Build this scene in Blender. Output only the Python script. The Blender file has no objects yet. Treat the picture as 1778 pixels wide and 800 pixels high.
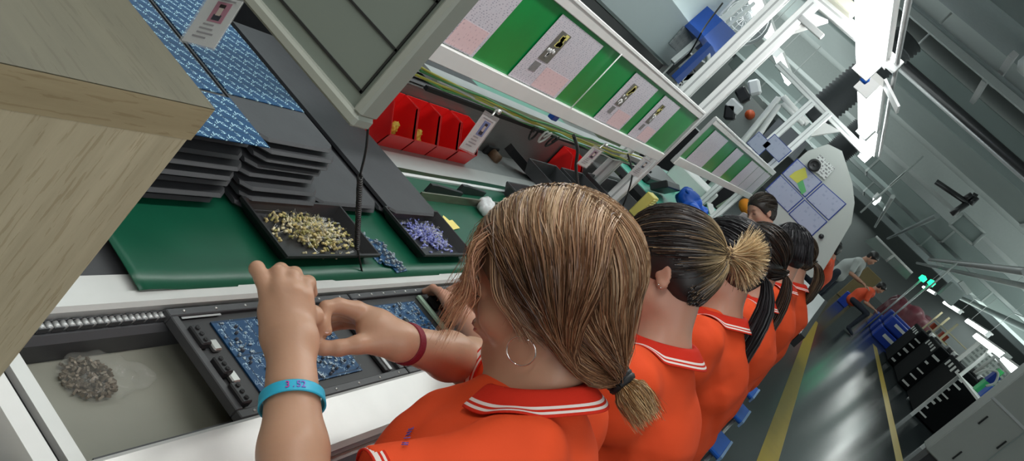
import bpy, math, random
import numpy as np
from mathutils import Vector, Matrix
random.seed(7)
RNG = np.random.default_rng(11)
PI = math.pi
COL = bpy.context.scene.collection

# ------------------------------------------------------------------ camera
CAM = np.array([0.0, 0.0, 1.5])
CM = np.array([[0.38120545, -0.63713948, 0.66987737],
               [0.02229579, -0.71804428, -0.69564021],
               [0.92422146, 0.28011729, -0.25951687]])   # rows: camera right, down, forward in world axes
FP = 1468.26

def ray(px, py):
    d = np.array([px - 889, py - 400, FP]) @ CM
    return d / np.linalg.norm(d)

def at(px, py, x=None, y=None, z=None, d=None):
    """the world point seen at photo pixel (px,py) lying on a plane of the place (or at distance d)"""
    r = ray(px, py)
    if x is not None: t = x / r[0]
    elif y is not None: t = y / r[1]
    elif z is not None: t = (z - CAM[2]) / r[2]
    else: t = d
    return CAM + r * t

cd = bpy.data.cameras.new('camera'); cam = bpy.data.objects.new('camera', cd); COL.objects.link(cam)
cd.sensor_width = 36; cd.sensor_fit = 'HORIZONTAL'; cd.lens = 36 * FP / 1778; cd.clip_start = 0.02; cd.clip_end = 200
Rw = Matrix([[CM[0][i], -CM[1][i], -CM[2][i]] for i in range(3)])
cam.matrix_world = Matrix.Translation(Vector(CAM)) @ Rw.to_4x4()
bpy.context.scene.camera = cam

# ------------------------------------------------------------------ materials
MATS = {}
def mat(name, color, rough=0.5, metal=0.0, var=0.0, vscale=20.0, bump=0.0, bscale=60.0, emit=0.0, spec=0.5,
        alpha=1.0, trans=0.0, sss=0.0, coat=0.0, stretch=None, ior=1.45):
    if name in MATS: return MATS[name]
    m = bpy.data.materials.new(name); m.use_nodes = True; MATS[name] = m
    nt = m.node_tree; b = nt.nodes['Principled BSDF']
    col = (*color, 1)
    b.inputs['Base Color'].default_value = col
    b.inputs['Roughness'].default_value = rough
    b.inputs['Metallic'].default_value = metal
    b.inputs['Specular IOR Level'].default_value = spec
    b.inputs['IOR'].default_value = ior
    b.inputs['Alpha'].default_value = alpha
    b.inputs['Transmission Weight'].default_value = trans
    b.inputs['Coat Weight'].default_value = coat
    if sss:
        b.inputs['Subsurface Weight'].default_value = sss
        b.inputs['Subsurface Radius'].default_value = (0.012, 0.004, 0.002)
        b.inputs['Subsurface Scale'].default_value = 1.0
    if emit:
        b.inputs['Emission Color'].default_value = col
        b.inputs['Emission Strength'].default_value = emit
    tc = nt.nodes.new('ShaderNodeTexCoord'); mp = nt.nodes.new('ShaderNodeMapping')
    nt.links.new(tc.outputs['Object'], mp.inputs['Vector'])
    if stretch: mp.inputs['Scale'].default_value = stretch
    n = nt.nodes.new('ShaderNodeTexNoise'); n.inputs['Scale'].default_value = vscale; n.inputs['Detail'].default_value = 5
    nt.links.new(mp.outputs[0], n.inputs['Vector'])
    mx = nt.nodes.new('ShaderNodeMix'); mx.data_type = 'RGBA'
    v = max(var, 0.02)
    mx.inputs[6].default_value = (*[max(c * (1 - v), 0) for c in color], 1)
    mx.inputs[7].default_value = (*[min(c * (1 + v) + 0.01 * v, 1) for c in color], 1)
    nt.links.new(n.outputs['Fac'], mx.inputs[0]); nt.links.new(mx.outputs[2], b.inputs['Base Color'])
    if bump:
        n2 = nt.nodes.new('ShaderNodeTexNoise'); n2.inputs['Scale'].default_value = bscale; n2.inputs['Detail'].default_value = 6
        nt.links.new(mp.outputs[0], n2.inputs['Vector'])
        bp = nt.nodes.new('ShaderNodeBump'); bp.inputs['Strength'].default_value = bump; bp.inputs['Distance'].default_value = 0.004
        nt.links.new(n2.outputs['Fac'], bp.inputs['Height']); nt.links.new(bp.outputs[0], b.inputs['Normal'])
    return m

# ------------------------------------------------------------------ objects
WL = {}
def link(o, parent=None, origin=None):
    COL.objects.link(o)
    if parent is not None:
        o.parent = parent
        o.location = Vector(origin) - WL[parent.name]
    else:
        o.location = Vector(origin)
    WL[o.name] = Vector(origin)
    return o

def tag(o, label=None, cat=None, group=None, kind=None):
    if label: o['label'] = label
    if cat: o['category'] = cat
    if group: o['group'] = group
    if kind: o['kind'] = kind
    return o

def thing(name, label, cat, loc=(0, 0, 0), group=None):
    o = bpy.data.objects.new(name, None); o.empty_display_size = 0.05
    link(o, None, loc)
    return tag(o, label, cat, group)

class MB:
    def __init__(s): s.v = []; s.f = []; s.m = []; s.sm = []
    def add(s, vs, fs, mi=0, smooth=False):
        k = len(s.v); s.v += [tuple(map(float, v)) for v in vs]
        s.f += [tuple(i + k for i in f) for f in fs]; s.m += [mi] * len(fs); s.sm += [smooth] * len(fs); return s
    def box(s, c, size, R=None, mi=0, bev=0.0):
        c = np.array(c, float); h = np.array(size, float) / 2
        R = np.eye(3) if R is None else np.array(R)
        if bev <= 0:
            vs = [c + R @ (h * np.array((x, y, z))) for x in (-1, 1) for y in (-1, 1) for z in (-1, 1)]
            return s.add(vs, [(0, 1, 3, 2), (4, 6, 7, 5), (0, 4, 5, 1), (2, 3, 7, 6), (0, 2, 6, 4), (1, 5, 7, 3)], mi)
        # chamfered: 24 verts
        b = min(bev, *(h * 0.9)); vs = []; idx = {}
        for x in (-1, 1):
            for y in (-1, 1):
                for z in (-1, 1):
                    for a in range(3):
                        q = h - b; q = q.copy(); q[a] = h[a]
                        idx[(x, y, z, a)] = len(vs); vs.append(c + R @ (q * np.array((x, y, z))))
        fs = []
        for a in range(3):
            o1, o2 = [k for k in range(3) if k != a]
            for sg in (-1, 1):
                loop = []
                for (p, q) in ((-1, -1), (1, -1), (1, 1), (-1, 1)):
                    k = [0, 0, 0]; k[a] = sg; k[o1] = p; k[o2] = q; loop.append(idx[(*k, a)])
                if (sg < 0) ^ (a == 1): loop.reverse()
                fs.append(tuple(loop))
        for a in range(3):                      # edges along axis a
            o1, o2 = [k for k in range(3) if k != a]
            for p in (-1, 1):
                for q in (-1, 1):
                    def g(t, w):
                        k = [0, 0, 0]; k[a] = t; k[o1] = p; k[o2] = q; return idx[(*k, w)]
                    l = [g(-1, o1), g(1, o1), g(1, o2), g(-1, o2)]
                    if (p * q > 0) ^ (a == 1): l.reverse()
                    fs.append(tuple(l))
        for x in (-1, 1):
            for y in (-1, 1):
                for z in (-1, 1):
                    l = [idx[(x, y, z, a)] for a in range(3)]
                    if x * y * z < 0: l.reverse()
                    fs.append(tuple(l))
        return s.add(vs, fs, mi)
    def b2(s, lo, hi, mi=0, bev=0.0):
        lo = np.minimum(lo, hi) if False else np.array(lo, float); hi = np.array(hi, float)
        return s.box((lo + hi) / 2, np.abs(hi - lo), None, mi, bev)
    def tube(s, pts, r, n=8, mi=0, caps=True, smooth=True):
        P = [np.array(p, float) for p in pts]; m = len(P)
        rr = r if hasattr(r, '__len__') else [r] * m
        t = [P[min(i + 1, m - 1)] - P[max(i - 1, 0)] for i in range(m)]
        t = [x / (np.linalg.norm(x) + 1e-12) for x in t]
        up = np.array((0, 0, 1.)) if abs(t[0][2]) < .9 else np.array((1., 0, 0))
        u = np.cross(t[0], up); u /= np.linalg.norm(u); vs = []
        for i in range(m):
            u = u - t[i] * (u @ t[i]); u /= (np.linalg.norm(u) + 1e-12); w = np.cross(t[i], u)
            for k in range(n):
                a = 2 * PI * k / n; vs.append(P[i] + rr[i] * (math.cos(a) * u + math.sin(a) * w))
        fs = [(i * n + k, i * n + (k + 1) % n, (i + 1) * n + (k + 1) % n, (i + 1) * n + k) for i in range(m - 1) for k in range(n)]
        s.add(vs, fs, mi, smooth)
        if caps:
            k0 = len(s.v) - len(vs)
            s.f.append(tuple(k0 + i for i in range(n))[::-1]); s.m.append(mi); s.sm.append(False)
            s.f.append(tuple(k0 + (m - 1) * n + i for i in range(n))); s.m.append(mi); s.sm.append(False)
        return s
    def bar(s, a, b, w, h, mi=0, up=(0, 0, 1), bev=0.0):
        a = np.array(a, float); b = np.array(b, float); d = b - a; L = np.linalg.norm(d); x = d / L
        up = np.array(up, float); y = np.cross(up, x); y /= np.linalg.norm(y); z = np.cross(x, y)
        return s.box((a + b) / 2, (L, w, h), np.stack([x, y, z], 1), mi, bev)
    def prism(s, poly, vec, mi=0):
        """polygon (list of 3d points) extruded along vec"""
        P = [np.array(p, float) for p in poly]; v = np.array(vec, float); n = len(P)
        fs = [tuple(range(n))[::-1], tuple(range(n, 2 * n))] + [(i, (i + 1) % n, n + (i + 1) % n, n + i) for i in range(n)]
        return s.add(P + [p + v for p in P], fs, mi)
    def quad(s, a, b, c, d, mi=0): return s.add([a, b, c, d], [(0, 1, 2, 3)], mi)
    def lathe(s, prof, c, axis=(0, 0, 1), n=20, mi=0):
        """prof: (r, h) pairs along axis from c"""
        ax = np.array(axis, float); ax /= np.linalg.norm(ax)
        t = np.array((1., 0, 0)) if abs(ax[0]) < .9 else np.array((0, 1., 0))
        u = np.cross(ax, t); u /= np.linalg.norm(u); w = np.cross(ax, u); c = np.array(c, float)
        vs = [c + ax * h + r * (math.cos(2 * PI * k / n) * u + math.sin(2 * PI * k / n) * w) for r, h in prof for k in range(n)]
        fs = [(i * n + k, i * n + (k + 1) % n, (i + 1) * n + (k + 1) % n, (i + 1) * n + k) for i in range(len(prof) - 1) for k in range(n)]
        return s.add(vs, fs, mi, True)
    def build(s, name, m, parent=None, origin=None, **tags):
        V = np.array(s.v)
        if origin is None:
            origin = (V.min(0) + V.max(0)) / 2
            origin[2] = V[:, 2].min()
        me = bpy.data.meshes.new(name)
        me.from_pydata((V - np.array(origin)).tolist(), [], s.f)
        ms = m if isinstance(m, (list, tuple)) else [m]
        for q in ms: me.materials.append(q)
        me.polygons.foreach_set('material_index', s.m); me.polygons.foreach_set('use_smooth', s.sm)
        me.validate(); me.update()
        o = bpy.data.objects.new(name, me); link(o, parent, origin)
        tag(o, **tags)
        return o

def children(o): return [c for c in bpy.data.objects if c.parent == o]
def copy_tree(o, delta, parent=None, kids=None):
    c = o.copy(); COL.objects.link(c)
    WL[c.name] = WL[o.name] + Vector(delta)
    if parent is None: c.location = WL[c.name]
    else: c.parent = parent; c.location = o.location
    for ch in children(o):
        copy_tree(ch, delta, c)
    return c

def rotm(axis, a):
    return np.array(Matrix.Rotation(a, 3, Vector(axis)))

def N(v): v = np.array(v, float); return v / np.linalg.norm(v)

# ------------------------------------------------------------------ smooth bodies: distance fields + surface nets
class SDF:
    def __init__(s): s.p = []      # (fn, lo, hi, k, mode)
    def cone(s, a, b, ra, rb, k=0.02, mode=1):
        a = np.array(a, float); b = np.array(b, float)
        lo = np.minimum(a - ra, b - rb); hi = np.maximum(a + ra, b + rb)
        ba = b - a; L2 = ba @ ba + 1e-12
        def fn(P):
            t = np.clip(((P - a) @ ba) / L2, 0, 1)
            return np.linalg.norm(P - a - t[..., None] * ba, axis=-1) - (ra + (rb - ra) * t)
        s.p.append((fn, lo, hi, k, mode)); return s
    def ell(s, c, r, R=None, k=0.02, mode=1):
        c = np.array(c, float); r = np.array(r, float); R = np.eye(3) if R is None else np.array(R, float)
        ext = np.sqrt(((R * r) ** 2).sum(1))
        def fn(P):
            q = (P - c) @ R
            k0 = np.linalg.norm(q / r, axis=-1); k1 = np.linalg.norm(q / (r * r), axis=-1)
            return k0 * (k0 - 1) / (k1 + 1e-9)
        s.p.append((fn, c - ext, c + ext, k, mode)); return s
    def plane_cut(s, c, n, lo, hi, k=0.004):
        """remove what lies on the side the normal points to, inside the box lo..hi"""
        c = np.array(c, float); n = N(n)
        fn = lambda P: -((P - c) @ n)
        s.p.append((fn, np.array(lo, float), np.array(hi, float), k, -1)); return s
    def ev(s, P):
        d = np.full(P.shape[:-1], 1.0)
        for fn, lo, hi, k, mode in s.p:
            v = fn(P)
            if mode == 1:
                h = np.clip(k - np.abs(d - v), 0, None) / k; d = np.minimum(d, v) - h * h * k / 4
            elif mode == -1:
                v = -v if False else -v
                inside = np.all((P > lo) & (P < hi), axis=-1)
                h = np.clip(k - np.abs(d - v), 0, None) / k; nd = np.maximum(d, v) + h * h * k / 4
                d = np.where(inside, nd, d)
        return d
    def mesh(s, res, noise=None):
        lo = np.min([p[1] for p in s.p if p[4] == 1], axis=0) - 4 * res
        hi = np.max([p[2] for p in s.p if p[4] == 1], axis=0) + 4 * res
        n = np.ceil((hi - lo) / res).astype(int) + 1
        A = np.full(tuple(n), 1.0, np.float32)
        ax = [lo[i] + res * np.arange(n[i]) for i in range(3)]
        for fn, l, h, k, mode in s.p:
            m = k + 3 * res if mode == 1 else 0
            i0 = np.maximum(((l - m - lo) / res).astype(int), 0); i1 = np.minimum(((h + m - lo) / res).astype(int) + 2, n)
            if np.any(i1 <= i0): continue
            sl = tuple(slice(i0[i], i1[i]) for i in range(3))
            G = np.stack(np.meshgrid(*[ax[i][sl[i]] for i in range(3)], indexing='ij'), -1)
            v = fn(G).astype(np.float32); d = A[sl]
            if mode == 1:
                hh = np.clip(k - np.abs(d - v), 0, None) / k; A[sl] = np.minimum(d, v) - hh * hh * k / 4
            else:
                v = -v
                hh = np.clip(k - np.abs(d - v), 0, None) / k; A[sl] = np.maximum(d, v) + hh * hh * k / 4
        if noise is not None:
            act = np.abs(A) < 0.02
            ii = np.argwhere(act); P = lo + ii * res
            A[act] += noise(P).astype(np.float32)
        return surface_nets(A, lo, res)

def surface_nets(A, lo, res):
    S = A < 0; n = A.shape
    cnt = np.zeros(tuple(k - 1 for k in n), np.int8)
    for dx in (0, 1):
        for dy in (0, 1):
            for dz in (0, 1):
                cnt += S[dx:n[0] - 1 + dx, dy:n[1] - 1 + dy, dz:n[2] - 1 + dz]
    C = np.argwhere((cnt > 0) & (cnt < 8))
    idx = np.full(cnt.shape, -1, np.int32); idx[C[:, 0], C[:, 1], C[:, 2]] = np.arange(len(C))
    corners = [(x, y, z) for x in (0, 1) for y in (0, 1) for z in (0, 1)]
    val = {c: A[C[:, 0] + c[0], C[:, 1] + c[1], C[:, 2] + c[2]] for c in corners}
    acc = np.zeros((len(C), 3)); w = np.zeros(len(C))
    for a in corners:
        for ax_ in range(3):
            if a[ax_] == 0:
                b = list(a); b[ax_] = 1; b = tuple(b)
                va, vb = val[a], val[b]; cr = (va < 0) != (vb < 0)
                t = np.where(cr, va / np.where(cr, va - vb, 1), 0)
                p = np.zeros((len(C), 3)); p[:] = a; p[:, ax_] += t
                acc += p * cr[:, None]; w += cr
    V = lo + (C + acc / w[:, None]) * res
    F = []
    for ax_ in range(3):
        o1, o2 = (ax_ + 1) % 3, (ax_ + 2) % 3
        sl0 = [slice(None)] * 3; sl1 = [slice(None)] * 3; sl0[ax_] = slice(0, -1); sl1[ax_] = slice(1, None)
        a = S[tuple(sl0)]; b = S[tuple(sl1)]
        E = np.argwhere(a != b)
        E = E[(E[:, o1] > 0) & (E[:, o2] > 0) & (E[:, o1] < cnt.shape[o1]) & (E[:, o2] < cnt.shape[o2])]
        def g(d1, d2):
            q = E.copy(); q[:, o1] += d1; q[:, o2] += d2; return idx[q[:, 0], q[:, 1], q[:, 2]]
        Q = np.stack([g(-1, -1), g(0, -1), g(0, 0), g(-1, 0)], 1)
        flip = ~a[E[:, 0], E[:, 1], E[:, 2]]
        Q[flip] = Q[flip][:, ::-1]
        F.append(Q)
    F = np.concatenate(F); F = F[(F >= 0).all(1)]
    return V, F

def mesh_obj(name, V, F, m, parent=None, origin=None, smooth=True, cols=None, midx=None):
    V = np.asarray(V, float)
    if origin is None:
        origin = (V.min(0) + V.max(0)) / 2; origin[2] = V[:, 2].min()
    me = bpy.data.meshes.new(name)
    V2 = (V - np.array(origin)).astype(np.float32)
    F = np.asarray(F, np.int32); k = F.shape[1]
    me.vertices.add(len(V2)); me.vertices.foreach_set('co', V2.ravel())
    me.loops.add(F.size); me.loops.foreach_set('vertex_index', F.ravel())
    me.polygons.add(len(F)); me.polygons.foreach_set('loop_start', np.arange(0, F.size, k, dtype=np.int32))
    try: me.polygons.foreach_set('loop_total', np.full(len(F), k, np.int32))
    except Exception: pass
    for q in (m if isinstance(m, (list, tuple)) else [m]): me.materials.append(q)
    if midx is not None: me.polygons.foreach_set('material_index', np.asarray(midx, np.int32))
    me.update(calc_edges=True)
    me.polygons.foreach_set('use_smooth', np.full(len(F), smooth))
    if cols is not None:
        ca = me.color_attributes.new('tone', 'FLOAT_COLOR', 'POINT')
        cc = np.ones((len(V2), 4), np.float32); cc[:, :3] = cols; ca.data.foreach_set('color', cc.ravel())
    me.validate(); me.update()
    o = bpy.data.objects.new(name, me); link(o, parent, origin)
    return o
# ------------------------------------------------------------------ special materials
def node_mat(name, build):
    m = bpy.data.materials.new(name); m.use_nodes = True; nt = m.node_tree
    build(nt, nt.nodes['Principled BSDF'], lambda t: nt.nodes.new(t), nt.links.new); MATS[name] = m; return m

def pcb_mat(name, base, ink, cell=(0.030, 0.040), dens=0.50, metal=0.0, sc=5.0):
    """a panel of identical little circuit boards: the same printed motif repeats in each cell of the object's X and Y"""
    def b(nt, bs, nn, ln):
        tc = nn('ShaderNodeTexCoord'); sp = nn('ShaderNodeSeparateXYZ'); ln(tc.outputs['Object'], sp.inputs[0])
        fr = []
        for k in (0, 1):
            d = nn('ShaderNodeMath'); d.operation = 'DIVIDE'; ln(sp.outputs[k], d.inputs[0]); d.inputs[1].default_value = cell[k]
            f = nn('ShaderNodeMath'); f.operation = 'FRACT'; ln(d.outputs[0], f.inputs[0]); fr.append(f)
        cb = nn('ShaderNodeCombineXYZ'); ln(fr[0].outputs[0], cb.inputs[0]); ln(fr[1].outputs[0], cb.inputs[1])
        n1 = nn('ShaderNodeTexNoise'); n1.inputs['Scale'].default_value = sc; n1.inputs['Detail'].default_value = 2.5; n1.inputs['Distortion'].default_value = .6
        ln(cb.outputs[0], n1.inputs['Vector'])
        # contour lines of the noise make curly printed traces
        m1 = nn('ShaderNodeMath'); m1.operation = 'MULTIPLY'; m1.inputs[1].default_value = 6.0; ln(n1.outputs['Fac'], m1.inputs[0])
        m2 = nn('ShaderNodeMath'); m2.operation = 'FRACT'; ln(m1.outputs[0], m2.inputs[0])
        m3 = nn('ShaderNodeMath'); m3.operation = 'LESS_THAN'; m3.inputs[1].default_value = dens * .5; ln(m2.outputs[0], m3.inputs[0])
        v = nn('ShaderNodeTexVoronoi'); v.inputs['Scale'].default_value = sc * 1.3; ln(cb.outputs[0], v.inputs['Vector'])
        m4 = nn('ShaderNodeMath'); m4.operation = 'GREATER_THAN'; m4.inputs[1].default_value = .42; ln(v.outputs['Distance'], m4.inputs[0])
        n2 = nn('ShaderNodeTexNoise'); n2.inputs['Scale'].default_value = sc * .5; ln(cb.outputs[0], n2.inputs['Vector'])
        m5 = nn('ShaderNodeMath'); m5.operation = 'GREATER_THAN'; m5.inputs[1].default_value = .50; ln(n2.outputs['Fac'], m5.inputs[0])
        m6 = nn('ShaderNodeMath'); m6.operation = 'MULTIPLY'; ln(m3.outputs[0], m6.inputs[0]); ln(m5.outputs[0], m6.inputs[1])
        mx = nn('ShaderNodeMix'); mx.data_type = 'RGBA'; mx.inputs[6].default_value = (*base, 1); mx.inputs[7].default_value = (*ink, 1)
        ln(m6.outputs[0], mx.inputs[0])
        # darker lines between cells
        ed = []
        for k in (0, 1):
            g = nn('ShaderNodeMath'); g.operation = 'LESS_THAN'; g.inputs[1].default_value = .035; ln(fr[k].outputs[0], g.inputs[0]); ed.append(g)
        mm = nn('ShaderNodeMath'); mm.operation = 'MAXIMUM'; ln(ed[0].outputs[0], mm.inputs[0]); ln(ed[1].outputs[0], mm.inputs[1])
        mx2 = nn('ShaderNodeMix'); mx2.data_type = 'RGBA'; ln(mm.outputs[0], mx2.inputs[0]); ln(mx.outputs[2], mx2.inputs[6])
        mx2.inputs[7].default_value = (base[0] * .45, base[1] * .45, base[2] * .45, 1)
        ln(mx2.outputs[2], bs.inputs['Base Color']); bs.inputs['Roughness'].default_value = .5; bs.inputs['Specular IOR Level'].default_value = .3
        if metal: ln(m6.outputs[0], bs.inputs['Metallic'])
    return node_mat(name, b)

def print_mat(name, paper, ink, rows=0.006, word=0.010, cover=.55, axis=(0, 2)):
    """rows of small unreadable print on paper, in the object's own coordinates"""
    def b(nt, bs, nn, ln):
        tc = nn('ShaderNodeTexCoord'); sp = nn('ShaderNodeSeparateXYZ'); ln(tc.outputs['Object'], sp.inputs[0])
        d = nn('ShaderNodeMath'); d.operation = 'DIVIDE'; ln(sp.outputs[axis[1]], d.inputs[0]); d.inputs[1].default_value = rows
        f = nn('ShaderNodeMath'); f.operation = 'FRACT'; ln(d.outputs[0], f.inputs[0])
        r = nn('ShaderNodeMath'); r.operation = 'FLOOR'; ln(d.outputs[0], r.inputs[0])
        lt = nn('ShaderNodeMath'); lt.operation = 'LESS_THAN'; lt.inputs[1].default_value = .5; ln(f.outputs[0], lt.inputs[0])
        e = nn('ShaderNodeMath'); e.operation = 'DIVIDE'; ln(sp.outputs[axis[0]], e.inputs[0]); e.inputs[1].default_value = word
        cb = nn('ShaderNodeCombineXYZ'); ln(e.outputs[0], cb.inputs[0]); ln(r.outputs[0], cb.inputs[1])
        n = nn('ShaderNodeTexNoise'); n.inputs['Scale'].default_value = 1.0; n.inputs['Detail'].default_value = 3; ln(cb.outputs[0], n.inputs['Vector'])
        gt = nn('ShaderNodeMath'); gt.operation = 'GREATER_THAN'; gt.inputs[1].default_value = cover; ln(n.outputs['Fac'], gt.inputs[0])
        mu = nn('ShaderNodeMath'); mu.operation = 'MULTIPLY'; ln(gt.outputs[0], mu.inputs[0]); ln(lt.outputs[0], mu.inputs[1])
        mx = nn('ShaderNodeMix'); mx.data_type = 'RGBA'; mx.inputs[6].default_value = (*paper, 1); mx.inputs[7].default_value = (*ink, 1)
        ln(mu.outputs[0], mx.inputs[0]); ln(mx.outputs[2], bs.inputs['Base Color']); bs.inputs['Roughness'].default_value = .35
    return node_mat(name, b)

def wood_mat(name, c1, c2, stretch):
    def b(nt, bs, nn, ln):
        tc = nn('ShaderNodeTexCoord'); mp = nn('ShaderNodeMapping'); mp.inputs['Scale'].default_value = stretch
        ln(tc.outputs['Object'], mp.inputs['Vector'])
        n = nn('ShaderNodeTexNoise'); n.inputs['Scale'].default_value = 9; n.inputs['Detail'].default_value = 8; n.inputs['Roughness'].default_value = .65
        ln(mp.outputs[0], n.inputs['Vector'])
        n2 = nn('ShaderNodeTexNoise'); n2.inputs['Scale'].default_value = 75; n2.inputs['Detail'].default_value = 3; ln(mp.outputs[0], n2.inputs['Vector'])
        cr = nn('ShaderNodeValToRGB'); cr.color_ramp.elements[0].position = .3; cr.color_ramp.elements[1].position = .72
        cr.color_ramp.elements[0].color = (*c1, 1); cr.color_ramp.elements[1].color = (*c2, 1)
        ln(n.outputs['Fac'], cr.inputs[0])
        g = nn('ShaderNodeMath'); g.operation = 'GREATER_THAN'; g.inputs[1].default_value = .60; ln(n2.outputs['Fac'], g.inputs[0])
        mx = nn('ShaderNodeMix'); mx.data_type = 'RGBA'; mx.blend_type = 'MULTIPLY'; ln(cr.outputs[0], mx.inputs[6]); mx.inputs[7].default_value = (.85, .82, .78, 1)
        ln(g.outputs[0], mx.inputs[0]); ln(mx.outputs[2], bs.inputs['Base Color']); bs.inputs['Roughness'].default_value = .5
        bp = nn('ShaderNodeBump'); bp.inputs['Strength'].default_value = .12; bp.inputs['Distance'].default_value = .002
        ln(n.outputs['Fac'], bp.inputs['Height']); ln(bp.outputs[0], bs.inputs['Normal'])
    return node_mat(name, b)

M_alu = mat('white aluminium', (.62, .62, .60), .38, .35, var=.10, vscale=14, bump=.05)
M_aluw = mat('bright aluminium', (.78, .79, .78), .35, .25, var=.06)
M_alug = mat('grey aluminium', (.45, .46, .46), .4, .5, var=.1)
M_white = mat('white paint', (.74, .74, .72), .45, var=.05)
M_steel = mat('brushed steel', (.26, .26, .25), .36, .8, var=.15, stretch=(1, 20, 20))
M_dark = mat('dark gap', (.012, .012, .013), .7)
M_blk = mat('black composite', (.028, .029, .032), .42, var=.25, vscale=30, bump=.12, bscale=90)
M_blks = mat('black slab top', (.046, .048, .053), .55, var=.22, vscale=12, bump=.10, bscale=70)
M_blkp = mat('black antistatic plastic', (.022, .022, .024), .35, var=.2, bump=.05)
M_jig = mat('pallet frame dark grey', (.055, .056, .060), .45, var=.2, bump=.08)
M_jigb = mat('pallet inner black', (.022, .022, .024), .5, var=.2)
M_green = mat('green antistatic mat', (.003, .082, .042), .33, var=.25, vscale=8, bump=.03, bscale=20)
M_green2 = mat('pale green mat', (.13, .32, .25), .4, var=.1, vscale=6)
M_greenf = mat('bright green backing', (.0, .27, .055), .3, var=.18, vscale=7)
M_red = mat('red bin plastic', (.72, .012, .012), .3, var=.08)
M_yel = mat('yellow wrapper', (.85, .55, .08), .35, var=.3, vscale=60)
M_yelp = mat('yellow paper', (.85, .72, .22), .6)
M_blue = mat('blue plastic', (.01, .10, .55), .35, var=.1)
M_scr = mat('screw metal', (.6, .6, .58), .3, .9)
M_clear = mat('clear plastic film', (.50, .50, .46), .12, alpha=.10, spec=.8, bump=.5, bscale=25)
M_wpl = mat('white plastic', (.8, .8, .8), .4)
M_cable = mat('black cable', (.015, .015, .015), .4)
M_cream = mat('cream drip tray', (.22, .22, .18), .55, var=.14, vscale=7, bump=.05)
M_pcbA = pcb_mat('blue board panel print', (.002, .055, .15), (.55, .85, .95), (.036, .036), dens=.60, sc=3.6)
M_pcbJ = pcb_mat('blue board assembly print', (.006, .052, .135), (.40, .56, .66), (.060, .066), dens=.44, metal=0, sc=6.5)
M_pink = mat('pink print', (.80, .45, .50), .5)

# ------------------------------------------------------------------ the wooden cabinet close on the left
W_top = wood_mat('greyed oak top shaded', (.085, .078, .048), (.125, .115, .072), (5, .5, 5))  # shade is put into this colour, darker than the same wood's side
W_side = wood_mat('greyed oak side lit', (.46, .385, .25), (.66, .56, .38), (6, 6, .5))  # light is put into this colour, brighter than the wood's top
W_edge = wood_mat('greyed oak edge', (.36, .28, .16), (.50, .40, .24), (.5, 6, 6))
cx1, cy0, cz1 = .335, .258, 1.332
wc = thing('wooden_cabinet', 'greyed oak wood cabinet corner standing close on the left of the line', 'cabinet', (-.1, .55, .1))
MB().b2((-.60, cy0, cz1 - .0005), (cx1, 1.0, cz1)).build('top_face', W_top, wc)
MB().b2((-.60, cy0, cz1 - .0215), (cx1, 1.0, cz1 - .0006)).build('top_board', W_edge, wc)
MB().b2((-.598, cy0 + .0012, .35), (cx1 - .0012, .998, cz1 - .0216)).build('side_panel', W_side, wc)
MB().b2((-.58, cy0 + .02, .0), (cx1 - .03, .98, .349)).build('plinth', M_dark, wc)

# ------------------------------------------------------------------ the grey framed board hanging over the line
bx0 = .70
def bp(y, z, dx=0): return (bx0 + dx, y, z)
bd = thing('hanging_board', 'grey-green framed board ruled with dark lines hanging over the line', 'board', (bx0, .75, 1.25))
M_bd = mat('grey green board face', (.20, .235, .20), .5, var=.07, vscale=5)
M_bdf = mat('grey green frame', (.34, .36, .31), .45, var=.07)
M_bdl = mat('dark ruled line', (.02, .022, .02), .6)
y0, y1, z0, z1 = .4005, 1.10, 1.252, 1.68
MB().b2((bx0 + .004, y0 + .004, z0 + .004), (bx0 + .022, y1, z1)).build('panel', M_bd, bd)
fb = MB().b2((bx0 - .006, y0, z0), (bx0 + .026, y1, z0 + .0135), bev=.003); fb.build('frame', M_bdf, bd)
fb = MB().b2((bx0 - .006, y0, z0 + .0136), (bx0 + .026, y0 + .0125, z1), bev=.003); fb.build('frame', M_bdf, bd)
for (a, b_) in (((y0 + .02, z0 + .028), (y1, z0 + .031)), ((y0 + .02, z0 + .028), (y0 + .0225, z1)), ((y0 + .02, z0 + .082), (y1, z0 + .0845)), ((y0 + .02, z0 + .143), (y1, z0 + .1455)), ((y0 + .02, z0 + .20), (y1, z0 + .2025))):
    MB().b2((bx0 + .0022, a[0], a[1]), (bx0 + .0042, b_[0], b_[1])).build('ruled_line', M_bdl, bd)
MB().b2((bx0 + .0018, y0 + .024, z0 + .150), (bx0 + .0032, y0 + .068, z0 + .196)).build('notice', print_mat('small notice print', (.25, .26, .25), (.08, .08, .09), .004, .006, .5, (1, 2)), bd)
MB().tube([(bx0 + .01, y0 + .05, z1 + .02), (bx0 + .01, y0 + .05, 2.1)], .004).build('hanger_rod', M_alug, bd)
MB().tube([(bx0 + .01, y1 - .05, z1), (bx0 + .01, y1 - .05, 2.1)], .004).build('hanger_rod', M_alug, bd)

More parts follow.
